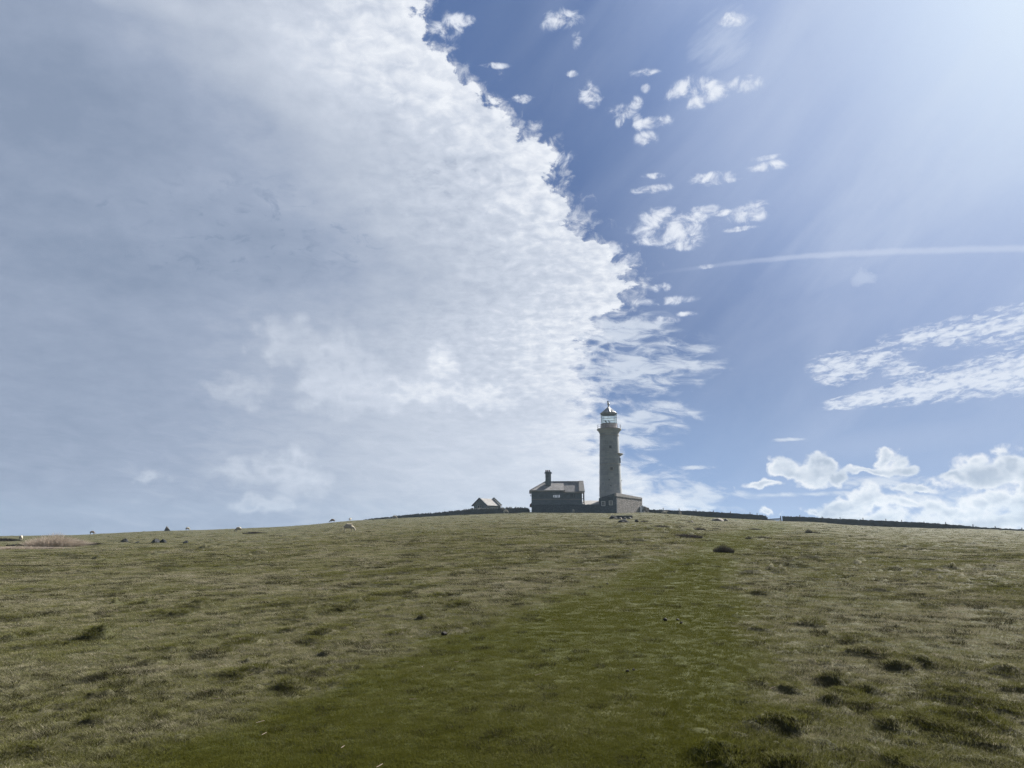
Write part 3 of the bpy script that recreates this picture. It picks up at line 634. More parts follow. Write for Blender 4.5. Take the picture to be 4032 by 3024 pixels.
# string courses
g = MB(); g.box(xl-.04, xm+.04, -.1, 0, Hh(1966.5), Hh(1964.5)); g.box(xm+.04, xr+.04, .4, .5, Hh(1966.5), Hh(1964.5)); g.build('string_course', m_band, co_)
g = MB(); g.box(xl-.06, xm+.06, -.22, 0, Hh(1988), Hh(1984.5)); g.box(xm+.06, U(2304), .1, .5, Hh(1988), Hh(1985)); g.build('string_course', m_house, co_)
# roof: ridge, hipped left end, gable right
vr = 3.9; zr = Hh(1896.5, vr); x0 = U(2147, vr); x1 = U(2298, vr); th = .16
el, er = U(2086, -.5), U(2303, -.1); zeL = Hh(1930.5, -.5); zeR = Hh(1936.5, -.1); xs = U(2221, -.3)
bk = DEP+.4
def slope(pts, th=.16): return [tuple(p) for p in pts]+[(p[0], p[1], p[2]-th) for p in pts]
def slab(g, pts, th=.16):
    n = len(pts); vs = slope(pts, th); g.add(vs, [tuple(range(n)), tuple(range(n, 2*n))[::-1]]+[(i, n+i, n+(i+1) % n, (i+1) % n) for i in range(n)])
g = MB(); fL = (zr-zeL)/(vr+.5); fR = (zr-zeR)/(vr+.1); zxs = zr
slab(g, [(el, -.5, zeL), (xs, -.5, zeL), (xs, vr, zr), (x0, vr, zr)])
slab(g, [(xs+.002, -.1, zeR), (er, -.1, zeR), (x1, vr+.002, zr), (xs+.002, vr, zr-.003)])
slab(g, [(x0, vr, zr), (x1, vr, zr), (er, bk, zeR+.3), (el, bk, zeL+.1)][::-1] and [(x1, vr, zr-.002), (x0, vr, zr-.002), (el, bk, zeL+.1), (er, bk, zeL+.1)])
slab(g, [(x0, vr, zr-.004), (el, -.5, zeL-.004), (el, bk, zeL+.096)])
rf = g.build('roof', m_slate, co_)
g = MB(); g.bar((x0-.1, vr, zr+.05), (x1, vr, zr+.05), .3, .14); g.bar((x0, vr, zr+.03), (el, -.5, zeL+.05), .25, .12); g.build('ridge_tiles', m_slate, rf)
g = MB(); g.box(el-.05, xs+.1, -.62, -.5, zeL-.26, zeL+.03); g.box(xs+.1, xs+.35, -.622, -.2, zeL-.45, zeL+.1); g.box(xs+.35, er, -.22, -.1, zeR-.24, zeR+.02); g.box(el-.12, el+.42, -.7, .2, Hh(1943.5), zeL-.02); g.build('gutter', m_coping, co_)
g = MB(); xg = U(2281, vr)
slab(g, [(U(2281), -.15, zeR+.22), (er+.05, -.15, zeR+.22), (x1+.05, vr, zr+.22), (xg, vr, zr+.22)], .35)
slab(g, [(x1+.05, vr+.003, zr+.22), (xg, vr+.003, zr+.22), (xg, bk, zeR+.4), (er+.05, bk, zeR+.4)], .35); g.build('gable_coping', m_coping, co_)
g = MB()                                         # gable infill under the roof, right end
g.add([(xr, .5, Hh(1940)), (xr, bk-.5, Hh(1940)), (xr, vr, zr-.3), (xr-.4, .5, Hh(1940)), (xr-.4, bk-.5, Hh(1940)), (xr-.4, vr, zr-.3)], [(0, 1, 2), (3, 5, 4), (0, 2, 5, 3), (1, 4, 5, 2), (0, 3, 4, 1)]); g.build('gable', m_house, co_)
# chimney
vc = 2.2; cx0, cx1 = U(2148.5, vc), U(2171, vc); cxm = (cx0+cx1)/2; w_c = (cx1-cx0)
g = MB(); ch = .38
def octo(hw, hd, c): return [(cxm-hw+c, vc-hd), (cxm+hw-c, vc-hd), (cxm+hw, vc-hd+c), (cxm+hw, vc+hd-c), (cxm+hw-c, vc+hd), (cxm-hw+c, vc+hd), (cxm-hw, vc+hd-c), (cxm-hw, vc-hd+c)]
g.prism(octo(w_c/2, .75, ch), Hh(1912, vc), Hh(1864, vc)); g.prism(octo(w_c/2+.16, .9, ch), Hh(1899, vc), Hh(1897, vc))
g.prism(octo(w_c/2+.26, 1.0, ch), Hh(1864, vc), Hh(1861.5, vc)); g.prism(octo(w_c/2+.1, .8, ch), Hh(1861.5, vc), Hh(1857.5, vc)); cm_ = g.build('chimney', m_house, co_)
for px in (2151.5, 2158.2, 2165): 
    MB().lathe([(.24, Hh(1859, vc)), (.17, Hh(1856, vc)), (.17, Hh(1852.6, vc)), (.21, Hh(1852.2, vc)), (.21, Hh(1851, vc)), (.12, Hh(1851, vc)), (.12, Hh(1856, vc))], 12, c=(U(px, vc), vc), smooth=False).build('chimney_pot', m_pot, cm_)
# open porch at the right end, bracket and oriel at the left
g = MB(); xp = U(2300.5, .3)
for yy in (.3, 3.0, 5.6): g.bar((xp, yy, -.6), (xp, yy, Hh(1937)), .2)
for zz in (Hh(1963), Hh(1972)): g.bar((xp, .3, zz), (xp, 5.6, zz), .08)
g.bar((xr, .3, Hh(1963)), (xp, .3, Hh(1963)), .12); g.build('porch', m_timber, co_)
g = MB(); g.add([(U(2085), -.1, Hh(1996)), (xl, -.1, Hh(1996)), (xl, -.1, Hh(1979)), (U(2086), -.1, Hh(1986.5))]+[(U(2085), 1.6, Hh(1996)), (xl, 1.6, Hh(1996)), (xl, 1.6, Hh(1979)), (U(2086), 1.6, Hh(1986.5))], [(0, 1, 2, 3), (7, 6, 5, 4), (0, 3, 7, 4), (3, 2, 6, 7), (0, 4, 5, 1), (1, 5, 6, 2)]); g.build('oriel', m_pot, co_)
g = MB(); g.bar((xl, .3, Hh(1945)), (U(2089), .3, Hh(1945)), .07); g.bar((U(2089.5), .3, Hh(1945)), (U(2089.5), .3, Hh(1949)), .06); g.lathe([(.05, Hh(1949)), (.17, Hh(1950)), (.12, Hh(1953)), (.03, Hh(1953.6))], 10, c=(U(2090), .3)); g.build('wall_lamp', m_iron, co_)

# low pale-roofed shed between cottage and tower
ls = F.empty('low_shed'); tag(ls, 'low shed with pale roof between the cottage and the lighthouse', 'shed')
g = MB(); a_, b_ = U(2296, 1), U(2364, 1); panel(g, a_, b_, -1, Hh(1991, 1), 1.2, 1.5); g.box(a_, a_+.3, 1.5, 6.5, -1, Hh(1991, 1)); g.box(b_-.3, b_, 1.5, 6.5, -1, Hh(1991, 1)); g.build('wall', m_house, ls)
g = MB(); slab(g, [(a_, .9, Hh(1990, 1)), (b_, .9, Hh(1990, 1)), (b_, 5, Hh(1971.5, 5)), (a_, 5, Hh(1971.5, 5))], .12); slab(g, [(b_, 5.002, Hh(1971.5, 5)), (a_, 5.002, Hh(1971.5, 5)), (a_, 8, Hh(1990, 5)), (b_, 8, Hh(1990, 5))], .12); g.build('roof', m_paleroof, ls)
# compound wall in front of both
cwall = F.empty('compound_wall'); tag(cwall, 'high dark stone wall running along the foot of the cottage', 'wall')
g = MB(); n_ = 60; xa, xb = U(2095, -1.2), U(2372, -1.2)
tops = [Hh(1988.5+rnd.uniform(-.6, .6)-(1.5 if k/n_ > .92 else 0), -1.2) for k in range(n_+1)]
for k in range(n_):
    p_, q_ = xa+(xb-xa)*k/n_, xa+(xb-xa)*(k+1)/n_
    g.prism([(p_, -1.2), (q_, -1.2), (q_, -.65), (p_, -.65)], -1.6, [tops[k], tops[k+1], tops[k+1], tops[k]])
g.build('wall', m_dark, cwall)
g = MB(); x_ = xa
while x_ < xb-.2:
    l_ = rnd.uniform(.3, .7); g.box(x_, min(x_+l_, xb), -1.28, -.6, tops[0]-.02, tops[0]+rnd.uniform(.06, .16), .02); x_ += l_+.01
g.build('coping', m_dark, cwall)

# ------------------------------------------------------------------ annex at the foot of the tower
def bearing(px): return math.atan2(*ray(px, 2000)[:2])
a0 = bearing(2427.5); P0 = np.array([198.5*math.sin(a0), 198.5*math.cos(a0)])
tR = np.array([.62, .785]); tR /= np.linalg.norm(tR); tL = np.array([-tR[1], tR[0]])
def hit(P, t_, px):                              # distance along t_ from P to the bearing of px
    b = bearing(px); n = np.array([math.cos(b), -math.sin(b)]); return -(P@n)/(t_@n)
LR = hit(P0, tR, 2529.5); LL = hit(P0, tL, 2359); P1 = P0+tR*LR; P2 = P0+tL*LL
def zat(P, px, py): return EYE+tanel(px, py)*math.hypot(*P)
gz0 = float(base_height(*P0)); annex = empty('annex', (P0[0], P0[1], gz0)); tag(annex, 'stone annex with two white windows at the foot of the lighthouse', 'annex')
z0, z1_, z2 = zat(P0, 2427, 1940)-gz0, zat(P1, 2529, 1959.5)-gz0, zat(P2, 2359, 1961)-gz0
def lw(P): return (P[0]-P0[0], P[1]-P0[1])
P3 = P1+tL*LL
g = MB(); par = .75
g.prism([lw(P0), lw(P1), lw(P3), lw(P2)], -1.2, [z0-par, z1_-par*.62, z1_-par*.8, z2-par*.1]); g.build('wall', m_rubble, annex)
# darker facing that paints shade onto the side turned from the sun
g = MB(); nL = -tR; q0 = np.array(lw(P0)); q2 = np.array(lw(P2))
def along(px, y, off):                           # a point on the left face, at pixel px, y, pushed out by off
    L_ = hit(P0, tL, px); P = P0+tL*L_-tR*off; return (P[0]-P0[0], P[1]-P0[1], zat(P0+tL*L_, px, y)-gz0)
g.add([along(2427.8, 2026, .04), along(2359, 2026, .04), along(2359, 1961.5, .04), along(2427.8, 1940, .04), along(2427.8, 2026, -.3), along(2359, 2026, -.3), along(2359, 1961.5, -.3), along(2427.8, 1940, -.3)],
      [(0, 1, 2, 3), (7, 6, 5, 4), (0, 3, 7, 4), (1, 5, 6, 2), (2, 6, 7, 3), (0, 4, 5, 1)]); g.build('shaded_end_wall', m_dark, annex)
g = MB()
def ab(P, z, off=.08):
    Q = P+np.array([tR[1], -tR[0]])*off; return (Q[0]-P0[0], Q[1]-P0[1], z)
zb0, zb1 = zat(P0, 2427, 1953.5)-gz0, zat(P1, 2529, 1966.5)-gz0
Pn = P0-tR*.06
g.add([ab(Pn, zb0), ab(P1, zb1), ab(P1, z1_), ab(Pn, z0), ab(Pn, zb0, -.4), ab(P1, zb1, -.4), ab(P1, z1_, -.4), ab(Pn, z0, -.4)], [(0, 1, 2, 3), (7, 6, 5, 4), (0, 3, 7, 4), (1, 5, 6, 2), (2, 6, 7, 3), (0, 4, 5, 1)]); g.build('parapet', m_coping, annex)
Pb = P0+tR*(LR*.87)
g = MB(); Pc = P1+tR*.0
g.add([ab(Pb, -1, .02), ab(Pc, -1, .02), ab(Pc, zat(P1, 2529, 1990)-gz0, .02), ab(Pb, zat(P1, 2516, 1997)-gz0, .02), ab(Pb, -1, .5), ab(Pc, -1, .5), ab(Pc, zat(P1, 2529, 1990)-gz0, .2), ab(Pb, zat(P1, 2516, 1997)-gz0, .2)], [(3, 2, 1, 0), (4, 5, 6, 7), (4, 7, 3, 0), (2, 6, 5, 1), (3, 7, 6, 2)]); g.build('buttress', m_dark, annex)
for (xa, xb, ya, yb) in ((2369, 2384.3, 1992.5, 1973), (2399, 2413.5, 1989.5, 1971)):
    def ring(f_, off):
        c = [along(xa+f_, ya-f_, off), along(xb-f_, ya-f_, off), along(xb-f_, yb+f_, off), along(xa+f_, yb+f_, off)]; return c
    g = MB(); o1, i1 = ring(0, .14), ring(2.6, .14); o2, i2 = ring(0, .03), ring(2.6, .03)
    g.add(o1+i1+o2+i2, [(i, (i+1) % 4, 4+(i+1) % 4, 4+i) for i in range(4)]+[(i, 8+i, 8+(i+1) % 4, (i+1) % 4) for i in range(4)]+[(4+i, 4+(i+1) % 4, 12+(i+1) % 4, 12+i) for i in range(4)])
    xm_, ym_ = (xa+xb)/2, (ya+yb)/2
    for k in (-2.1, 2.1): g.bar(along(xa+2, ym_+k, .1), along(xb-2, ym_+k, .1), .06)
    g.bar(along(xm_, ya-2, .1), along(xm_, yb+2, .1), .06)
    wf = g.build('window', m_white, annex)
    g = MB(); c = ring(2.4, .07); g.add(c+ring(2.4, .045), [(0, 1, 2, 3), (7, 6, 5, 4), (0, 4, 5, 1), (1, 5, 6, 2), (2, 6, 7, 3), (3, 7, 4, 0)]); g.build('pane', m_pane, wf)

# ------------------------------------------------------------------ stone hut on the left
F = Frame(1917, 214.0)
hut = F.empty('stone_hut'); tag(hut, 'small stone hut with pitched pale roof behind the field wall', 'hut')
# footprint: gable end facing the viewer, long side running back to the right
aA = Frame(1891, 213); gA = np.array(F.world(F.u(1914), 0, 0)[:2]); 
def Wd(px, D): b = bearing(px); return np.array([D*math.sin(b), D*math.cos(b)])
c0 = Wd(1866, 215.5); c1 = Wd(1914.5, 213.0)      # the two corners of the near gable
gd = (c1-c0)/np.linalg.norm(c1-c0); sd = np.array([-gd[1], gd[0]])*-1; sd = np.array([.80, .60]); 
Ls = hit(c1, sd, 1970.5); c2 = c1+sd*Ls; c3 = c0+sd*Ls; bz = F.z
def hz(P, px, py): return EYE+tanel(px, py)*math.hypot(*P)
zev = hz(c1, 1914, 1987); mid = (c0+c1)/2; zrd = hz(mid, 1888, 1963.5); mid2 = mid+sd*Ls
o3 = Vector((F.o[0], F.o[1], F.z)); inv = hut.matrix_basis.copy() if False else Matrix.Translation(o3) @ Matrix.Rotation(F.rz, 4, 'Z'); inv = inv.inverted()
def hl(P, z): return tuple(inv @ Vector((P[0], P[1], z)))
g = MB(); zb_ = bz-1.0
pts = [hl(c0, zb_), hl(c1, zb_), hl(c2, zb_), hl(c3, zb_), hl(c0, zev), hl(c1, zev), hl(c2, zev), hl(c3, zev), hl(mid, zrd), hl(mid2, zrd)]
g.add(pts, [(0, 1, 5, 8, 4), (3, 7, 9, 6, 2), (1, 2, 6, 5), (3, 0, 4, 7)]); g.build('wall', m_house, hut)
g = MB(); ov = .35
def rp(P, side, along_, z): return hl(P+gd*side+sd*along_, z)
dzs = (zrd-zev)/np.linalg.norm((c1-c0)/2)
for sgn, cc in ((1, c1), (-1, c0)):
    e_ = cc+gd*sgn*ov; ze_ = zev-dzs*ov+.08
    q = [hl(e_-sd*.2, ze_), hl(e_+sd*(Ls+.1), ze_), hl(mid2+sd*.1, zrd+.1), hl(mid-sd*.2, zrd+.1)]
    if sgn < 0: q = q[::-1]
    slab(g, q, .14)
g.build('roof', m_paleroof, hut)
gg = [MB(), MB()]
for sgn, cc in ((1, c1), (-1, c0)):
    e_ = cc+gd*sgn*(ov+.15); ze_ = zev-dzs*(ov+.15)
    for gi_, (off, up_) in enumerate(((-.22, .16), (Ls-.1, .42))):
        gg[gi_].bar(hl(e_+sd*off, ze_+up_), hl(mid+sd*off, zrd+up_), .3, .28)
gg[0].build('gable_coping', m_dark, hut); gg[1].build('gable_coping', m_dark, hut)
g = MB(); n2_ = -np.array([-gd[1], gd[0]]); 
nrm = np.array([gd[1], -gd[0]])
def gp(px, y, off): L_ = hit(c0, gd, px); P = c0+gd*L_+nrm*off; return hl(P, hz(c0+gd*L_, px, y))
g.add([gp(1882, 2007.5, .05), gp(1895, 2007.5, .05), gp(1895, 1991, .05), gp(1882, 1991, .05), gp(1882, 2007.5, -.1), gp(1895, 2007.5, -.1), gp(1895, 1991, -.1), gp(1882, 1991, -.1)], [(0, 1, 2, 3), (0, 4, 5, 1), (1, 5, 6, 2), (2, 6, 7, 3), (3, 7, 4, 0)]); wd = g.build('window', m_pane, hut)
g = MB()
for a_, b_ in (((1882, 2007.5), (1882, 1991)), ((1895, 2007.5), (1895, 1991)), ((1881, 1990.5), (1896, 1990.5)), ((1888.5, 2007), (1888.5, 1991)), ((1880, 2007.8), (1897, 2007.8))):
    g.bar(gp(*a_, .09), gp(*b_, .09), .11)
g.build('window_frame', m_band, wd)

# ------------------------------------------------------------------ field walls of dry stone
def field_wall(name, pts, label, thick=.55, upright=False, step=.42):
    """pts: (px, distance, pixel row of the top); stones laid in courses, with a ragged coping"""
    P = []
    for px, D, ytop in pts:
        b = bearing(px); x, y = D*math.sin(b), D*math.cos(b); zt = EYE+tanel(px, ytop)*D; zg = float(base_height(x, y)); P.append((x, y, zg, max(.25, min(1.55, zt-zg))))
    root = empty(name, P[0][:3]); tag(root, label, 'stone wall')
    ox, oy, oz = P[0][:3]
    st, cp = MB(), MB()
    dist = [0.0]
    for a, b in zip(P, P[1:]): dist.append(dist[-1]+math.hypot(b[0]-a[0], b[1]-a[1]))
    T = dist[-1]; A = np.array(P)
    def at_(s): return [float(np.interp(s, dist, A[:, k])) for k in range(4)]
    core = MB(); n = max(2, int(T/1.2)); prev = None
    for i in range(n+1):
        x, y, zg, h = at_(T*i/n); x2, y2, _, _ = at_(min(T, T*i/n+.1)); x1_, y1_, _, _ = at_(max(0, T*i/n-.1)); d = Vector((x2-x1_, y2-y1_, 0)).normalized(); nn_ = Vector((-d.y, d.x, 0))*(thick*.42)
        cur = [(x-ox-nn_.x, y-oy-nn_.y, zg-oz-.4), (x-ox+nn_.x, y-oy+nn_.y, zg-oz-.4), (x-ox+nn_.x*.8, y-oy+nn_.y*.8, zg-oz+h-.06), (x-ox-nn_.x*.8, y-oy-nn_.y*.8, zg-oz+h-.06)]
        if prev: core.add(prev+cur, [(0, 1, 5, 4), (1, 2, 6, 5), (2, 3, 7, 6), (3, 0, 4, 7)])
        else: core.add(cur, [(0, 1, 2, 3)])
        prev = cur
    core.add(prev, [(3, 2, 1, 0)])
    crs = 5
    for c in range(crs):
        s = rnd.uniform(0, .3)
        while s < T-.1:
            l_ = rnd.uniform(.25, .7); x, y, zg, h = at_(min(T, s+l_/2)); x2, y2, zg2, _ = at_(min(T, s+l_)); x1_, y1_, zg1, _ = at_(s)
            d = Vector((x2-x1_, y2-y1_, 0)); d = d.normalized() if d.length > .01 else Vector((1, 0, 0)); hh = h/crs*1.02; sl = (zg2-zg1)/max(l_, .1)
            M = Matrix.Translation((x-ox, y-oy, zg-oz+hh*c)) @ Matrix(((d.x, -d.y, 0, 0), (d.y, d.x, 0, 0), (sl, 0, 1, 0), (0, 0, 0, 1)))
            st.M = M; tk = thick*(.5-.045*c)+rnd.uniform(-.03, .05)
            st.box(-l_/2+.01, l_/2-.01, -tk, tk, .01+(-.3 if c == 0 else 0), hh-.01, .03); s += l_
    s = 0
    while s < T:
        l_ = rnd.uniform(.14, .26) if upright else rnd.uniform(.25, .6); x, y, zg, h = at_(min(T, s+l_/2)); x2, y2, zg2, _ = at_(min(T, s+l_)); x1_, y1_, zg1, _ = at_(s); d = Vector((x2-x1_, y2-y1_, 0)); d = d.normalized() if d.length > .01 else Vector((1, 0, 0))
        cp.M = Matrix.Translation((x-ox, y-oy, zg-oz+h)) @ Matrix(((d.x, -d.y, 0, 0), (d.y, d.x, 0, 0), ((zg2-zg1)/max(l_, .1), 0, 1, 0), (0, 0, 0, 1))) @ Matrix.Rotation(rnd.uniform(-.2, .2), 4, 'Y')
        hg = rnd.uniform(.10, .42) if upright else rnd.uniform(.04, .2)
        if rnd.random() > (.30 if upright else .05): cp.box(-l_/2+.01, l_/2-.01, -thick*.36, thick*.36, -.08, hg, .03)
        s += l_+(rnd.uniform(.02, .2) if upright else .01)
    for bb, nm in ((st, 'stone_courses'), (cp, 'coping_stones')):
        bb.M = Matrix.Identity(4)
    b0 = len(st.v); st.v += core.v; st.f += [tuple(b0+i for i in f) for f in core.f]; st.sm += core.sm
    st.build('stone_courses', m_stone, root); cp.build('coping_stones', m_stone, root)
    return root
m_stone, t, b, out = material('field_stone', 0.95, 0.12)
p = pos(); n_ = noise(p, 1.6, 5, 0.65); n2 = noise(p, 9, 4, 0.7)
t.links.new(mixc(sstep(n_, 0.4, 0.65), mixc(n2, (0.065, 0.075, 0.09), (0.13, 0.14, 0.15)), (0.10, 0.10, 0.09)).v, b.inputs['Base Color']); bump(t, b, n2, 0.04, 0.9)
field_wall('field_wall', [(1985, 203.3, 2016), (1981, 203.4, 2007), (1976, 203.5, 2002), (1900, 206, 2004.5), (1860, 207.5, 2006), (1815, 210, 2012), (1740, 217, 2020), (1670, 226, 2025.5), (1598, 238, 2032), (1500, 258, 2041.5), (1440, 275, 2047), (1385, 292, 2051.5)],
           'long dry stone wall with upright coping, climbing from the left to the hut', upright=True)
field_wall('field_wall', [(1976, 208, 2001.5), (2030, 207, 2001), (2078, 205.5, 2001), (2082, 205.2, 2004)], 'short dry stone wall between the hut and the cottage', upright=True)
field_wall('field_wall', [(2556, 204, 2008.5), (2600, 204, 2008.5), (2676, 204, 2012), (2720, 204, 2013.5), (2789, 204, 2016), (2840, 204, 2019.5), (2900, 204.5, 2024), (2970, 205, 2027.5), (3000, 205, 2030), (3012, 205, 2033), (3019, 205, 2040)],
           'dry stone wall between the lighthouse annex and the field gate')
field_wall('field_wall', [(3077, 205.5, 2036), (3090, 205.5, 2034.5), (3200, 206.5, 2039), (3330, 207.5, 2046), (3463, 208.5, 2051.5), (3560, 209, 2056), (3640, 210, 2060.5), (3689, 211, 2063.5), (3740, 213, 2067.5), (3802, 216, 2073.5), (3860, 219, 2078.5), (3930, 222, 2083.5), (4032, 226, 2090), (4200, 230, 2097), (4380, 236, 2103)],
           'long dry stone wall running down the skyline right of the field gate')
# tumbled stub beside the annex
Pq = P1+tR*.15; Lq = hit(P1, tR, 2562); q_ = P1+tR*Lq
rw = empty('ruined_wall', (Pq[0], Pq[1], float(base_height(*Pq)))); tag(rw, 'broken pale stub of wall leaning off the annex corner', 'ruined wall')
g = MB()
for k in range(150):
    f_ = rnd.random(); hmx = np.interp(f_, [0, .3, .55, .8, 1], [1.75, 1.65, 1.35, .85, .5]); z_ = rnd.random()**.8*hmx; s_ = rnd.uniform(.18, .36)
    cxy = (tR*(Lq*f_)); n3 = np.array([tR[1], -tR[0]])*rnd.uniform(-.25, .28)
    g.M = Matrix.Translation((cxy[0]+n3[0], cxy[1]+n3[1], z_-.1)) @ Matrix.Rotation(math.atan2(tR[1], tR[0])+rnd.uniform(-.4, .4), 4, 'Z') @ Matrix.Rotation(rnd.uniform(-.3, .3), 4, 'X')
    g.box(-s_, s_, -s_*.7, s_*.7, -s_*.5, s_*.5, .05)
g.M = Matrix.Identity(4); g.prism([(0, -.2), (tR[0]*Lq*.9, tR[1]*Lq*.9-.2), (tR[0]*Lq*.9-.2, tR[1]*Lq*.9+.2), (-.2, .2)], -.5, [1.4, .4, .4, 1.4]); g.build('rubble', m_rubble, rw)

# fence posts behind the walls
POSTS = [(2611, 2000), (2674, 2003), (2740, 2007), (2809, 2010), (2876, 2014.5), (2952, 2017), (2980, 2020.5), (3147, 2028.5), (3234, 2034), (3304, 2037), (3394, 2039.5), (3483, 2043), (3545, 2047), (3632, 2054), (3716, 2055.5), (3822, 2064.5), (3909, 2073), (4012, 2083)]
where = ['just right of the ruined stub', 'above the white facing sheep', 'second right of the facing sheep', 'above the pale boulder', 'fifth from the annex', 'short, near the gate end of the wall', 'last before the gate end of the wall',
         'first right of the field gate', 'second right of the gate', 'third right of the gate', 'fourth right of the gate', 'fifth right of the gate', 'sixth right of the gate', 'seventh right of the gate', 'eighth right of the gate', 'tall, where the wall runs thin',
         'last but one on the far right skyline', 'last on the far right skyline']
pm_ = None
for (px, yt), wh in zip(POSTS, where):
    D = float(crest(bearing(px)))+3.5; b_ = bearing(px); x, y = D*math.sin(b_), D*math.cos(b_); zg = float(base_height(x, y)); h = max(.8, EYE+tanel(px, yt)*D-zg)
    w_ = rnd.uniform(.13, .18); o = MB().prism([(-w_/2, -w_/2), (w_/2, -w_/2), (w_/2, w_/2), (-w_/2, w_/2)], -.4, [h, h-.03, h+.02, h+.04]).build('fence_post', m_timber)
    o.location = (x, y, zg); o.rotation_euler = (rnd.uniform(-.03, .03), rnd.uniform(-.03, .03), rnd.uniform(0, 1)); tag(o, 'weathered fence post behind the wall, '+wh, 'fence post', 'fence posts behind the field walls')
# field gate
F = Frame(3046, 205.0); gate = F.empty('field_gate'); tag(gate, 'grey metal field gate closing the gap in the skyline wall', 'gate')
g = MB(); xa, xb = F.u(3021), F.u(3069.5); hb = F.h(3046, 2052.5)
zt0, zt1 = F.h(3021, 2044), F.h(3069, 2041)
for f_ in (0, .28, .52, .76, 1.0): g.bar((xa, 0, .12+(zt0-.12)*f_), (xb, 0, .12+(zt1-.12)*f_), .07 if f_ < 1 else .11)
for a_, b_ in (((xa, .1), (xa, zt0)), ((xb, .1), (xb, zt1+.15))): g.bar((a_[0], 0, a_[1]), (b_[0], 0, b_[1]), .1)
xm_ = xa+(xb-xa)*.62
for (p0_, p1_) in (((xa+(xb-xa)*.36, .12), (xa+(xb-xa)*.52, zt1)), ((xa+(xb-xa)*.52, zt1), (xa+(xb-xa)*.76, .12)), ((xa+(xb-xa)*.76, .12), (xb, zt1))): g.bar((p0_[0], -.04, p0_[1]), (p1_[0], -.04, p1_[1]), .07)
g.build('bars', m_galv, gate)
for px, yt, w_, lb in ((3071.8, 2031.5, .24, 'tall dark gate post on the right of the field gate'), (3018.5, 2043, .16, 'short gate post on the left of the field gate')):
    o = MB().prism([(-w_/2, -w_/2), (w_/2, -w_/2), (w_/2, w_/2), (-w_/2, w_/2)], -.5, F.h(px, yt)).build('gate_post', m_timber, None, .01); o.location = F.world(F.u(px), 0, 0); o.rotation_euler = (0, -.03, F.rz); tag(o, lb, 'gate post', 'posts of the field gate')
F = Frame(2088.5, 203.5); hd = F.empty('wooden_hurdle'); tag(hd, 'low two-rail hurdle in the gap left of the cottage', 'hurdle')
g = MB(); xa, xb = F.u(2081), F.u(2096)
for y in (2011, 2016.5): g.bar((xa, 0, F.h(2088, y)), (xb, 0, F.h(2088, y)), .08)
g.build('rail', m_timber, hd)
for x_ in (xa, xb): MB().bar((x_, 0, -.4), (x_, 0, F.h(2088, 2009.5)), .12).build('post', m_timber, hd)

# ------------------------------------------------------------------ boulders
m_rock, t, b, out = material('lichened_rock', 0.93, 0.15); p = pos(); n_ = noise(p, 2.0, 6, 0.7); n2 = noise(p, 9.0, 5, 0.7)
t.links.new(mixc(sstep(n_, 0.48, 0.62)*0.6, mixc(n2, (0.07, 0.072, 0.078), (0.16, 0.155, 0.15)), (0.19, 0.175, 0.13)).v, b.inputs['Base Color']); bump(t, b, n2+n_, 0.05, 0.9)
m_pale, t, b, out = material('pale_boulder', 0.93, 0.15); p = pos(); n2 = noise(p, 6.0, 5, 0.7)
t.links.new(mixc(n2, (0.24, 0.21, 0.19), (0.42, 0.39, 0.36)).v, b.inputs['Base Color']); bump(t, b, n2, 0.05, 0.9)
def rock_mesh(sx, sy, sz, seed, jag=.28, mat=None, top=0.0):
    bm = bmesh.new(); bmesh.ops.create_icosphere(bm, subdivisions=3, radius=1.0); r_ = random.Random(seed); offs = [Vector([r_.uniform(-1, 1) for _ in range(3)]).normalized() for _ in range(9)]; cut = [r_.uniform(.55, .95) for _ in range(9)]
    for v in bm.verts:
        c = v.co.copy()
        for o_, k_ in zip(offs, cut):
            d = c.dot(o_)
            if d > k_: c -= o_*(d-k_)*.85
        n_ = smooth_noise(np.array([c.x*2.3+seed]), np.array([c.y*2.3+c.z*1.7]), seed, 3)[0]
        c *= 1+jag*n_*.6; v.co = (c.x*sx*(1-top*max(c.z, 0)), c.y*sy, c.z*sz)
    me_ = bpy.data.meshes.new('boulder'); bm.to_mesh(me_); bm.free(); me_.materials.append(mat or m_rock); return me_
def put(o, px, r, sink=0.0):
    b_ = bearing(px); x, y = r*math.sin(b_), r*math.cos(b_); o.location = (x, y, H(x, y)-sink); return o
def place_y(px, py): g_ = ground_at(px, py); return float(math.hypot(g_[0], g_[1]))
m_dkrock = plain('dark_rock', (0.035, 0.038, 0.042), 0.95, 0.1, 0.3, 3.0, dist=0.03)
ROCKS = [  # name, px, py of the foot, width px, height px, material, label
 ('boulder', 2412, 2045, 37, 18, m_dkrock, 'dark boulder with a raised left end beside the trough below the tower'),
 ('boulder', 2458, 2058, 52, 15, m_dkrock, 'dark low boulder just in front of the trough'),
 ('boulder', 2504, 2056, 18, 11, m_dkrock, 'small dark boulder right in front of the trough'),
 ('boulder', 2822, 2052, 46, 12, m_pale, 'pale flat boulder below the wall left of the field gate'),
 ('boulder', 2851, 2052, 28, 11, m_rock, 'dark boulder leaning behind the pale flat boulder'),
 ('boulder', 2723, 2057, 12, 8, m_pale, 'small pale stone among heather below the right wall'),
 ('boulder', 627, 2139, 40, 19, m_dkrock, 'larger of two dark rocks on the left of the field'),
 ('boulder', 655, 2138, 26, 18, m_dkrock, 'dark pointed rock touching the larger rock at left'),
 ('boulder', 502, 2139, 34, 17, m_dkrock, 'dark rock left of the pair of dark rocks'),
 ('boulder', 745, 2140, 22, 13, m_dkrock, 'low dark rock right of the pair of dark rocks'),
 ('boulder', 555, 2139, 20, 9, m_dkrock, 'small flat rock between the dark rocks at left'),
 ('boulder', 3930, 2083, 10, 9, m_pale, 'pale block standing on the skyline at far right'),
]
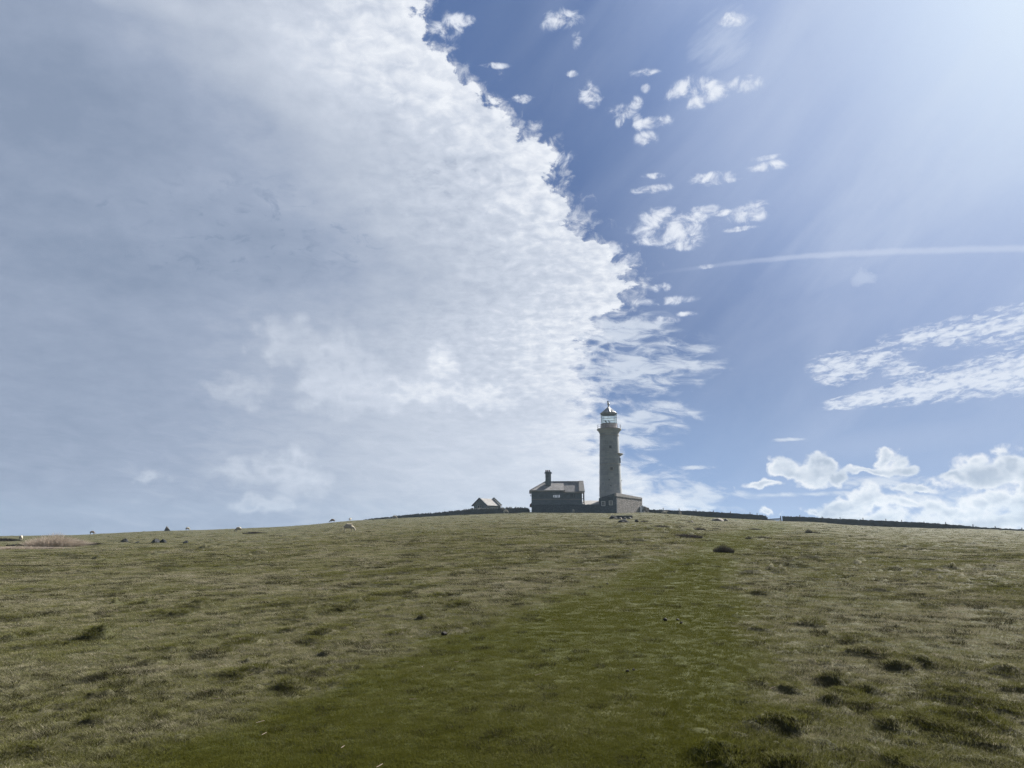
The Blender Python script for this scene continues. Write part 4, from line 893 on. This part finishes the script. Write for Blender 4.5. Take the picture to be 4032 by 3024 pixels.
for i, (nm, px, py, wpx, hpx, mt, lb) in enumerate(ROCKS):
    r_ = min(place_y(px, py), 203); k_ = r_/FPX*1.0; sx = wpx*k_/2; sz = hpx*k_
    o = bpy.data.objects.new(nm, rock_mesh(sx, min(sx, .9)*.8+.15, sz, 40+i, .3, mt, .2)); C.objects.link(o); put(o, px, r_, sz*.02); o.rotation_euler = (0, 0, -bearing(px)); tag(o, lb, 'boulder', 'boulders in the field')
o = bpy.data.objects.new('standing_stone', rock_mesh(.80, .45, 1.75, 77, .22, m_rock, .42)); C.objects.link(o); put(o, 667, 221, .15); tag(o, 'tall dark standing stone on the left skyline', 'standing stone')
# long dark trough below the tower
F = Frame(2457, place_y(2457, 2044)); tr_o = F.empty('stone_trough'); tag(tr_o, 'long dark stone trough below the annex', 'trough')
g = MB(); xa, xb = F.u(2424), F.u(2490); zt = F.h(2457, 2029.5)
g.box(xa, xb, 0, .22, -.3, zt); g.box(xa, xb, 1.0, 1.22, -.3, zt); g.box(xa, xa+.22, .22, 1.0, -.3, zt-.003); g.box(xb-.22, xb, .22, 1.0, -.3, zt-.003); g.box(xa+.22, xb-.22, .22, 1.0, -.3, .25); g.build('basin', m_stone, tr_o, .04)
for i, (px, w_) in enumerate(((2441, 15), (2459, 16), (2477, 20))):
    k_ = F.D/FPX; o = bpy.data.objects.new('boulder', rock_mesh(w_*k_/2, .4, 10*k_, 90+i, .3, m_pale if i == 0 else m_rock, .2)); C.objects.link(o); put(o, px, F.D-.7, .05)
    tag(o, ['small pale stone leaning on the left end of the trough', 'rounded stone at the middle of the trough', 'wide stone at the right end of the trough'][i], 'boulder', 'boulders in the field')

# ------------------------------------------------------------------ sheep
m_wool, t, b, out = material('wool', 0.95, 0.05); p = pos(); n_ = noise(p, 16, 4, 0.7); t.links.new(mixc(sstep(noise(p, 3.0, 3), 0.4, 0.7)*0.5, (0.50, 0.46, 0.38), (0.36, 0.31, 0.24)).v, b.inputs['Base Color']); bump(t, b, n_, 0.04, 1.0)
m_wool2, t, b, out = material('brown_wool', 0.95, 0.05); p = pos(); n_ = noise(p, 16, 4, 0.7); t.links.new(mixc(n_, (0.16, 0.115, 0.08), (0.26, 0.20, 0.15)).v, b.inputs['Base Color']); bump(t, b, n_, 0.04, 1.0)
def sheep_mesh(pose, mat):
    # skeleton: joints (x forward), one connected skin
    if pose == 'graze':
        V = [(-.50, 0, .66, .20), (-.25, 0, .68, .265), (.05, 0, .66, .275), (.32, 0, .64, .235), (.50, 0, .52, .135), (.62, 0, .34, .105), (.70, 0, .20, .085), (.78, 0, .09, .055)]
        E_ = [(i, i+1) for i in range(7)]; leg = .0
    elif pose == 'stand':
        V = [(-.50, 0, .66, .20), (-.25, 0, .68, .265), (.05, 0, .66, .275), (.32, 0, .66, .235), (.50, 0, .80, .13), (.60, 0, .93, .105), (.72, 0, .93, .085), (.82, 0, .86, .055)]
        E_ = [(i, i+1) for i in range(7)]
    else:
        V = [(-.48, 0, .27, .20), (-.25, 0, .30, .27), (.05, 0, .30, .28), (.30, 0, .30, .23), (.46, 0, .44, .13), (.55, 0, .56, .105), (.66, 0, .56, .085), (.76, 0, .50, .055)]
        E_ = [(i, i+1) for i in range(7)]
    if pose != 'lie':
        for root_i, x, s in ((3, .27, 1), (3, .30, -1), (0, -.45, 1), (0, -.42, -1)):
            b_ = len(V); front = x > 0
            V += [(x, s*.13, .42, .085), (x+(-.0 if front else -.05), s*.13, .24, .045), (x+(.01 if front else .0), s*.13, .02, .035)]
            E_ += [(root_i, b_), (b_, b_+1), (b_+1, b_+2)]
    else:
        for root_i, x, s in ((3, .25, 1), (0, -.40, -1)):
            b_ = len(V); V += [(x+.1, s*.2, .08, .07), (x+.3, s*.22, .05, .04)]; E_ += [(root_i, b_), (b_, b_+1)]
    b_ = len(V); V += [(-.64, 0, .60 if pose != 'lie' else .25, .05), (-.67, 0, .46 if pose != 'lie' else .12, .03)]; E_ += [(0, b_), (b_, b_+1)]
    b_ = len(V); hx, hz = V[6][0]-.05, V[6][2]+.03    # ears
    V += [(hx, .13, hz, .025), (hx, -.13, hz, .025)]; E_ += [(6, b_), (6, b_+1)]
    me_ = bpy.data.meshes.new('sheep'); me_.from_pydata([v[:3] for v in V], E_, []); o = bpy.data.objects.new('sheep', me_); C.objects.link(o)
    sk = o.modifiers.new('skin', 'SKIN'); sk.use_smooth_shade = True
    for i, v in enumerate(V): me_.skin_vertices[0].data[i].radius = (v[3], v[3]*1.05)
    me_.skin_vertices[0].data[2].use_root = True
    sb = o.modifiers.new('sub', 'SUBSURF'); sb.levels = 2; sb.render_levels = 2
    dg = bpy.context.evaluated_depsgraph_get(); ev = o.evaluated_get(dg); m2 = bpy.data.meshes.new_from_object(ev); bpy.data.objects.remove(o)
    m2.name = 'sheep'; m2.materials.clear(); m2.materials.append(mat)
    nv_ = len(m2.vertices); c_ = np.empty(nv_*3, np.float32); m2.vertices.foreach_get('co', c_); c_ = c_.reshape(-1, 3); n_ = smooth_noise(c_[:, 0]*9+5, c_[:, 1]*9+c_[:, 2]*7, 8, 2)
    body = np.clip((c_[:, 2]-.40)/.15, 0, 1) if pose != 'lie' else np.ones(nv_); c_[:, 1] *= 1+.10*n_*body; c_[:, 2] += .025*n_*body; m2.vertices.foreach_set('co', c_.ravel()); m2.update()
    m2.polygons.foreach_set('use_smooth', np.ones(len(m2.polygons), bool)); return m2
meshes = {}
SHEEP = [  # px, py of feet (None: on the crest), pose, heading in degrees (0 = facing right), mat, size, label
 (1378, 2093, 'graze', -12, 0, .85, 'white sheep grazing in the open grass well below the left wall'),
 (945, 2094, 'graze', 160, 0, .95, 'cream sheep grazing on the left slope below the skyline'),
 (747, None, 'graze', 20, 0, .95, 'pale sheep grazing on the skyline right of the standing stone'),
 (375, None, 'graze', 10, 1, .95, 'dark sheep on the skyline left of the standing stone'),
 (98, 2128, 'graze', 100, 0, .8, 'cream sheep half hidden by the tall dead grass at far left'),
 (1311, None, 'graze', 170, 1, 1.1, 'brown sheep on the skyline left of the wall end'),
 (1381, None, 'stand', 60, 0, .85, 'grey pale sheep at the far end of the left wall'),
 (1555, None, 'graze', 0, 0, 1.0, 'tan sheep against the middle of the long left wall'),
 (1992, None, 'graze', -8, 0, 1.05, 'pale sheep grazing at the join of the walls by the hut'),
 (2258, None, 'graze', 84, 0, 1.0, 'cream sheep with its rump turned in front of the cottage wall'),
 (2615, None, 'lie', 10, 0, 1.2, 'tan sheep lying against the wall right of the ruined stub'),
 (2677, None, 'graze', -75, 0, 1.0, 'white sheep facing down the slope before the right wall'),
]
for (px, py, pose, hd_, mt, sz, lb) in SHEEP:
    key = (pose, mt)
    if key not in meshes: meshes[key] = sheep_mesh(pose, (m_wool, m_wool2)[mt])
    o = bpy.data.objects.new('sheep', meshes[key]); C.objects.link(o); o.scale = (sz, sz, sz)
    r_ = place_y(px, py) if py else (float(crest(bearing(px)))-8 if px not in (1381, 1311, 747, 375) else float(crest(bearing(px)))+(2 if px != 1381 else 5))
    if px in (2258,): r_ = 196
    put(o, px, r_, .02); o.rotation_euler = (0, 0, R(hd_)-bearing(px)); tag(o, lb, 'sheep', 'sheep on the hill')

# ------------------------------------------------------------------ grass and other growth
def leaf_mat(name, build):
    m = bpy.data.materials.new(name); m.use_nodes = True; t = m.node_tree; t.nodes.clear(); E.nt = t
    out = t.nodes.new('ShaderNodeOutputMaterial'); d = t.nodes.new('ShaderNodeBsdfDiffuse'); tr = t.nodes.new('ShaderNodeBsdfTranslucent'); mx_ = t.nodes.new('ShaderNodeMixShader')
    c = build(); t.links.new(c.v, d.inputs[0]); t.links.new(c.v, tr.inputs[0]); mx_.inputs[0].default_value = 0.30
    t.links.new(d.outputs[0], mx_.inputs[1]); t.links.new(tr.outputs[0], mx_.inputs[2]); t.links.new(mx_.outputs[0], out.inputs[0]); return m
def grass_col():
    dry = attr('dry', 'INSTANCER'); v = attr('v'); k = clamp(dry+(v-0.5)*0.6)
    n = E.nt.nodes.new('ShaderNodeValToRGB'); E.nt.links.new(k.v, n.inputs[0]); e = n.color_ramp.elements
    cs = [(0.0, (0.070, 0.074, 0.013)), (0.3, (0.097, 0.100, 0.026)), (0.6, (0.146, 0.144, 0.072)), (0.85, (0.215, 0.203, 0.132)), (1.0, (0.30, 0.275, 0.21))]
    while len(e) < len(cs): e.new(.5)
    for q_, (p_, c_) in zip(e, cs): q_.position = p_; q_.color = (*c_, 1)
    return E(n.outputs[0])
m_grass = leaf_mat('grass_blades', grass_col)
def blades(n, rad, h0, h1, w, lean, seed, wind=0.0, segs=2, hang=1.0):
    r_ = random.Random(seed); vs, fs, va = [], [], []
    for _ in range(n):
        a = r_.uniform(0, 2*PI); q_ = rad*math.sqrt(r_.random()); bx_, by_ = q_*math.cos(a), q_*math.sin(a); h = r_.uniform(h0, h1); f = r_.uniform(0, 2*PI)
        ld = a+r_.uniform(-.9, .9); l_ = lean*h*r_.uniform(.4, 1.3); dx, dy = l_*math.cos(ld)+wind*h, l_*math.sin(ld); ww = w*r_.uniform(.7, 1.3); cx, sx = math.cos(f)*ww/2, math.sin(f)*ww/2
        i = len(vs); vv = r_.random(); n0 = len(vs)
        for k in range(segs):
            u_ = k/segs; wt = 1-.45*u_; z = h*(u_-hang*.25*u_*u_); o_ = u_**1.6
            vs += [(bx_+dx*o_-cx*wt, by_+dy*o_-sx*wt, z-(.01 if k == 0 else 0)), (bx_+dx*o_+cx*wt, by_+dy*o_+sx*wt, z-(.01 if k == 0 else 0))]
        vs.append((bx_+dx, by_+dy, h*(1-.25*hang)))
        for k in range(segs-1): fs.append((i+2*k, i+2*k+1, i+2*k+3, i+2*k+2))
        fs.append((i+2*segs-2, i+2*segs-1, i+2*segs)); va += [vv]*(len(vs)-n0)
    me_ = bpy.data.meshes.new('blades'); me_.from_pydata(vs, [], fs); me_.update(); at_ = me_.attributes.new('v', 'FLOAT', 'POINT'); at_.data.foreach_set('value', va)
    me_.polygons.foreach_set('use_smooth', [True]*len(fs)); return me_
src = bpy.data.collections.new('grass_tufts')    # tuft shapes used by the grass, not in the scene themselves
def src_add(me_, i, mat): me_.materials.append(mat); o = bpy.data.objects.new('tuft_%02d' % i, me_); src.objects.link(o)
specs = [(60, .085, .012, .030, .0035, .5), (60, .09, .014, .034, .0035, .7), (55, .085, .010, .040, .0032, .6),      # 0-2 grazed turf
         (42, .09, .012, .040, .0035, .9), (42, .085, .014, .050, .0032, 1.1), (46, .10, .012, .045, .0035, 1.0),     # 3-5 rough turf
         (55, .10, .03, .08, .0032, 1.2), (50, .09, .03, .09, .0032, 1.0)]                                             # 6-7 tussock
for i, (n_, ra, h0, h1, w_, ln) in enumerate(specs): src_add(blades(n_, ra, h0, h1, w_, ln, 100+i, wind=-.25), i, m_grass)
m_tuss = leaf_mat('dark_tussock', lambda: mixc(attr('v'), (0.016, 0.018, 0.010), (0.048, 0.045, 0.026)))
for i, (n_, ra, h0, h1, w_, ln) in enumerate(((90, .10, .03, .10, .004, .9), (90, .12, .02, .08, .004, .9))): src_add(blades(n_, ra, h0, h1, w_, ln, 130+i, wind=-.2), 8+i, m_tuss)
NP = 190000
a_ = nr.uniform(-.80, .80, NP); u_ = nr.random(NP); r_ = np.exp(math.log(3.2)+u_*math.log(214/3.2))
NX = 160000; ax = nr.uniform(-.72, .72, NX); rx = np.exp(math.log(3.8)+nr.random(NX)*math.log(60/3.8))   # extra tufts to clothe the hummocks
hx_ = height(rx*np.sin(ax), rx*np.cos(ax))-base_height(rx*np.sin(ax), rx*np.cos(ax)); kx = (hx_ > .035) & (way(rx*np.sin(ax), rx*np.cos(ax)) < .5)
a_ = np.concatenate([a_, ax[kx]]); r_ = np.concatenate([r_, rx[kx]]); NM = NP; NP = len(a_); print('grass tufts', NP)

x_, y_ = r_*np.sin(a_), r_*np.cos(a_)
wv = way(x_, y_); z_ = height(x_, y_); rel_ = z_-base_height(x_, y_)
pn = smooth_noise(x_*.45, y_*.45, 61, 3); pn2 = smooth_noise(x_*1.7, y_*1.7, 62, 2)
dry = np.clip(.55+.26*pn+.24*pn2+.5*(nr.random(NP)-.5)+np.clip(r_/110, 0, .12), 0, 1)*(1-wv)+wv*np.clip(.10+.22*pn+.16*pn2+.42*(nr.random(NP)-.5)+np.clip((r_-9)/100, 0, .34), 0, .8)  # dryness by patch; paler with distance puts the glare veil into the colour
dry = np.clip(dry-np.clip((rel_-.05)/.12, 0, 1)*.30*(1-wv), 0, 1)
tus = (rel_ > .05)*(1-wv)*(nr.random(NP) < .45)+(nr.random(NP) < .06*(1-wv))
idx = np.where(wv > nr.random(NP), nr.integers(0, 3, NP), nr.integers(3, 6, NP)); tus[NM:] = nr.random(NP-NM) < .10; idx = np.where(tus > 0, nr.integers(6, 8, NP), idx); dry[NM:] = np.clip(.42+.3*pn[NM:]+.5*(nr.random(NP-NM)-.5)+np.clip((rel_[NM:]-.06)/.1, 0, 1)*.15, 0, 1)
dk = (nr.random(NP) < .045*np.clip(1+1.2*pn, .1, 2)*np.where(wv < .3, 1, .12)); idx = np.where(dk, nr.integers(8, 10, NP), idx)
sc_ = np.clip(r_/10.5, .8, 4.5)*nr.uniform(.7, 1.25, NP); hs = sc_**.34*.68*np.where(idx < 3, .9, 1.0)*nr.uniform(.7, 1.2, NP)
pm2 = bpy.data.meshes.new('grass'); pm2.vertices.add(NP); pm2.vertices.foreach_set('co', np.stack([x_, y_, z_], -1).astype(np.float32).ravel())
for nm, ty, ar in (('dry', 'FLOAT', dry), ('pick', 'INT', idx), ('spin', 'FLOAT', nr.uniform(-.9, .9, NP))):
    q_ = pm2.attributes.new(nm, ty, 'POINT'); q_.data.foreach_set('value', ar.astype(np.int32 if ty == 'INT' else np.float32))
q_ = pm2.attributes.new('size', 'FLOAT_VECTOR', 'POINT'); q_.data.foreach_set('vector', np.stack([sc_, sc_, hs], -1).astype(np.float32).ravel())
grass = bpy.data.objects.new('grass', pm2); C.objects.link(grass); tag(grass, 'short wind-bent turf of green and dead straw blades covering the hill', 'grass', kind='stuff')
ng = bpy.data.node_groups.new('grass', 'GeometryNodeTree'); ng.interface.new_socket('Geometry', in_out='INPUT', socket_type='NodeSocketGeometry'); ng.interface.new_socket('Geometry', in_out='OUTPUT', socket_type='NodeSocketGeometry')
gi = ng.nodes.new('NodeGroupInput'); go = ng.nodes.new('NodeGroupOutput'); ip = ng.nodes.new('GeometryNodeInstanceOnPoints'); ci = ng.nodes.new('GeometryNodeCollectionInfo')
ci.inputs['Collection'].default_value = src; ci.inputs['Separate Children'].default_value = True; ci.inputs['Reset Children'].default_value = True
def named(nm, ty):
    n = ng.nodes.new('GeometryNodeInputNamedAttribute'); n.data_type = ty; n.inputs['Name'].default_value = nm; return n.outputs['Attribute']
cx3 = ng.nodes.new('ShaderNodeCombineXYZ'); ng.links.new(named('spin', 'FLOAT'), cx3.inputs[2])
ip.inputs['Pick Instance'].default_value = True
ng.links.new(gi.outputs[0], ip.inputs['Points']); ng.links.new(ci.outputs[0], ip.inputs['Instance']); ng.links.new(named('pick', 'INT'), ip.inputs['Instance Index'])
ng.links.new(cx3.outputs[0], ip.inputs['Rotation']); ng.links.new(named('size', 'FLOAT_VECTOR'), ip.inputs['Scale']); ng.links.new(ip.outputs[0], go.inputs[0])
md = grass.modifiers.new('grass', 'NODES'); md.node_group = ng

# rushes and heather
def flat_leaf(name, c1, c2):
    def f():
        return mixc(attr('v'), c1, c2)
    return leaf_mat(name, f)
m_rush = flat_leaf('rush_stems', (0.020, 0.021, 0.018), (0.055, 0.050, 0.046)); m_heath = flat_leaf('heather_twigs', (0.022, 0.020, 0.021), (0.050, 0.043, 0.043)); m_straw = flat_leaf('bleached_grass', (0.36, 0.30, 0.25), (0.56, 0.49, 0.42))
def clump(name, px, py, wpx, hpx, mat, lb, cat, group, n=240, wind=.25, wide=.012, depth=.6, kind=None):
    r_ = place_y(px, py); k_ = r_/FPX; rad_ = wpx*k_/2; h = hpx*k_
    me_ = blades(int(n*1.6), 1.0, h*.45, h*1.25, wide*max(1, r_/35), .45, int(px), wind=wind, segs=3, hang=.5); c_ = np.empty(len(me_.vertices)*3, np.float32); me_.vertices.foreach_get('co', c_); c_ = c_.reshape(-1, 3)
    lx = c_[:, 0].copy(); c_[:, 0] = np.clip(c_[:, 0], -1.3, 1.5)*rad_; c_[:, 1] *= rad_*depth; c_[:, 2] *= np.clip(1.15-np.abs(lx)*.55, .35, 1.2); me_.vertices.foreach_set('co', c_.ravel()); me_.update(); me_.materials.append(mat); me_.name = name
    o = bpy.data.objects.new(name, me_); C.objects.link(o); put(o, px, r_+rad_*depth*.5, .03); o.rotation_euler = (0, 0, -bearing(px)); tag(o, lb, cat, group, kind); return o
G1, G2 = 'rush clumps in the field', 'heather patches in the field'
clump('rush_clump', 2838, 2176, 76, 34, m_rush, 'largest dark spiky rush clump beside the green way', 'rushes', G1, 1300, .35, .010)
clump('rush_clump', 2905, 2174, 60, 12, m_rush, 'low ragged rushes trailing right of the largest clump', 'rushes', G1, 120, .2, .005)
clump('rush_clump', 2664, 2162, 44, 14, m_rush, 'small dark rush clump left of the green way', 'rushes', G1, 220, .25, .007)
clump('rush_clump', 3176, 2100, 26, 17, m_rush, 'dense dark tuft of rushes on the slope right of the gate', 'rushes', G1, 320, .1)
clump('rush_clump', 3202, 2100, 36, 9, m_rush, 'low rushes touching the dense tuft right of the gate', 'rushes', G1, 200, .2)
clump('rush_clump', 2940, 2123, 26, 15, m_rush, 'dark rushes at the left end of the row across the way', 'rushes', G1, 320)
clump('rush_clump', 2990, 2123, 72, 10, m_rush, 'long low rushes in the middle of the row across the way', 'rushes', G1, 380)
clump('rush_clump', 3052, 2124, 34, 9, m_rush, 'thin rushes right of the long low row', 'rushes', G1, 160)
clump('rush_clump', 3130, 2126, 30, 8, m_rush, 'isolated low rushes below the gate, right of the row', 'rushes', G1, 200)
clump('rush_clump', 2976, 2156, 26, 11, m_rush, 'small rush tuft on the right edge of the green way', 'rushes', G1, 200)
clump('heather_patch', 2690, 2117, 130, 16, m_heath, 'widest dark heather patch below the annex', 'heather', G2, 900)
clump('heather_patch', 2600, 2119, 60, 9, m_heath, 'low heather left of the widest patch', 'heather', G2, 300)
clump('heather_patch', 2746, 2086, 54, 11, m_heath, 'dark heather patch below the pale boulder', 'heather', G2, 420)
clump('heather_patch', 2812, 2085, 44, 7, m_heath, 'thin heather right of the patch below the pale boulder', 'heather', G2, 240)
clump('heather_patch', 2960, 2086, 60, 7, m_heath, 'heather streak below the wall left of the gate', 'heather', G2, 300)
clump('heather_patch', 2595, 2078, 70, 9, m_heath, 'heather streak between the ruined stub and the widest patch', 'heather', G2, 320)
clump('heather_patch', 2535, 2057, 30, 8, m_heath, 'small heather tuft right of the trough', 'heather', G2, 200)
clump('heather_patch', 2712, 2058, 30, 6, m_heath, 'small heather tuft holding the small pale stone', 'heather', G2, 160)
clump('heather_patch', 3070, 2084, 34, 5, m_heath, 'faint heather tuft just below the field gate', 'heather', G2, 160)
clump('heather_patch', 200, 2150, 220, 12, m_heath, 'dark heather at the foot of the tall dead grass', 'heather', G2, 700)
clump('heather_patch', 40, 2132, 80, 12, m_heath, 'dark heather at the left edge of the view', 'heather', G2, 400)
clump('heather_patch', 385, 2146, 80, 10, m_heath, 'heather right of the tall dead grass', 'heather', G2, 340)
clump('heather_patch', 1010, 2102, 90, 7, m_heath, 'heather streak below the cream sheep on the left slope', 'heather', G2, 340)
clump('heather_patch', 1585, 2104, 26, 8, m_heath, 'small heather tuft in the middle of the left slope', 'heather', G2, 160)
tg = clump('tall_dead_grass', 235, 2154, 165, 45, m_straw, 'tall bleached pinkish grass swaying at the far left of the field', 'tall grass', None, 1000, .12, .007, .35, kind='stuff')
clump('bleached_grass', 100, 2164, 340, 10, m_straw, 'low bleached straw along the front of the tall dead grass', 'straw grass', None, 1200, .2, .01, .3, kind='stuff')
# loose things on the turf
m_dung = plain('dark_dung', (0.018, 0.015, 0.012), 0.8, 0.3)
for i, (px, py, w_, lb) in enumerate(((2600, 2444, 17, 'left of the two dark clods high on the green way'), (2648, 2441, 12, 'right of the two dark clods high on the green way'), (2662, 2455, 12, 'tiny flat clod just below the pair of clods'),
                                     (2452, 2648, 14, 'left clod of the nearer pair on the green way'), (2474, 2643, 12, 'right clod of the nearer pair on the green way'), (1758, 2504, 22, 'dark clod at the left edge of the green way'), (2384, 2302, 9, 'small clod far up the left side of the way'))):
    r_ = place_y(px, py); s_ = w_*r_/FPX/2*1.05; o = bpy.data.objects.new('dung_clod', rock_mesh(s_, s_*.9, s_*.75, 200+i, .35, m_dung, .1)); C.objects.link(o); put(o, px, r_, 0); o.location.z += s_*.55; tag(o, lb, 'dung clod', 'dark clods on the green way')
g = MB()
for _ in range(90):
    a = rnd.uniform(-.62, .62); r_ = rnd.uniform(4.8, 16)**1.0; x, y = r_*math.sin(a), r_*math.cos(a); z = H(x, y)+.03; f = rnd.uniform(0, 2*PI); l_ = rnd.uniform(.03, .09); g.bar((x, y, z), (x+l_*math.cos(f), y+l_*math.sin(f), z+rnd.uniform(-.005, .02)), .0032)
o = g.build('straw_litter', m_straw); tag(o, 'loose bleached stalks lying scattered on the turf', 'straw', kind='stuff')

# ------------------------------------------------------------------ thin bluish volume added to imitate the veil of sun glare
m_glare_haze = bpy.data.materials.new('glare_haze'); m_glare_haze.use_nodes = True; t = m_glare_haze.node_tree; t.nodes.clear()
o_ = t.nodes.new('ShaderNodeOutputMaterial'); pv = t.nodes.new('ShaderNodeVolumePrincipled'); t.links.new(pv.outputs[0], o_.inputs['Volume'])
pv.inputs['Color'].default_value = (0.62, 0.82, 1.0, 1); pv.inputs['Density'].default_value = 0.00017; pv.inputs['Anisotropy'].default_value = 0.1
zl = float(co[:, 2].min())-1.0
glare_haze = MB().box(-905, 905, -905, 905, zl, 46.0).build('glare_haze', m_glare_haze); tag(glare_haze, 'thin bluish volume added over the hill to imitate a veil of glare', 'glare_haze', kind='stuff')
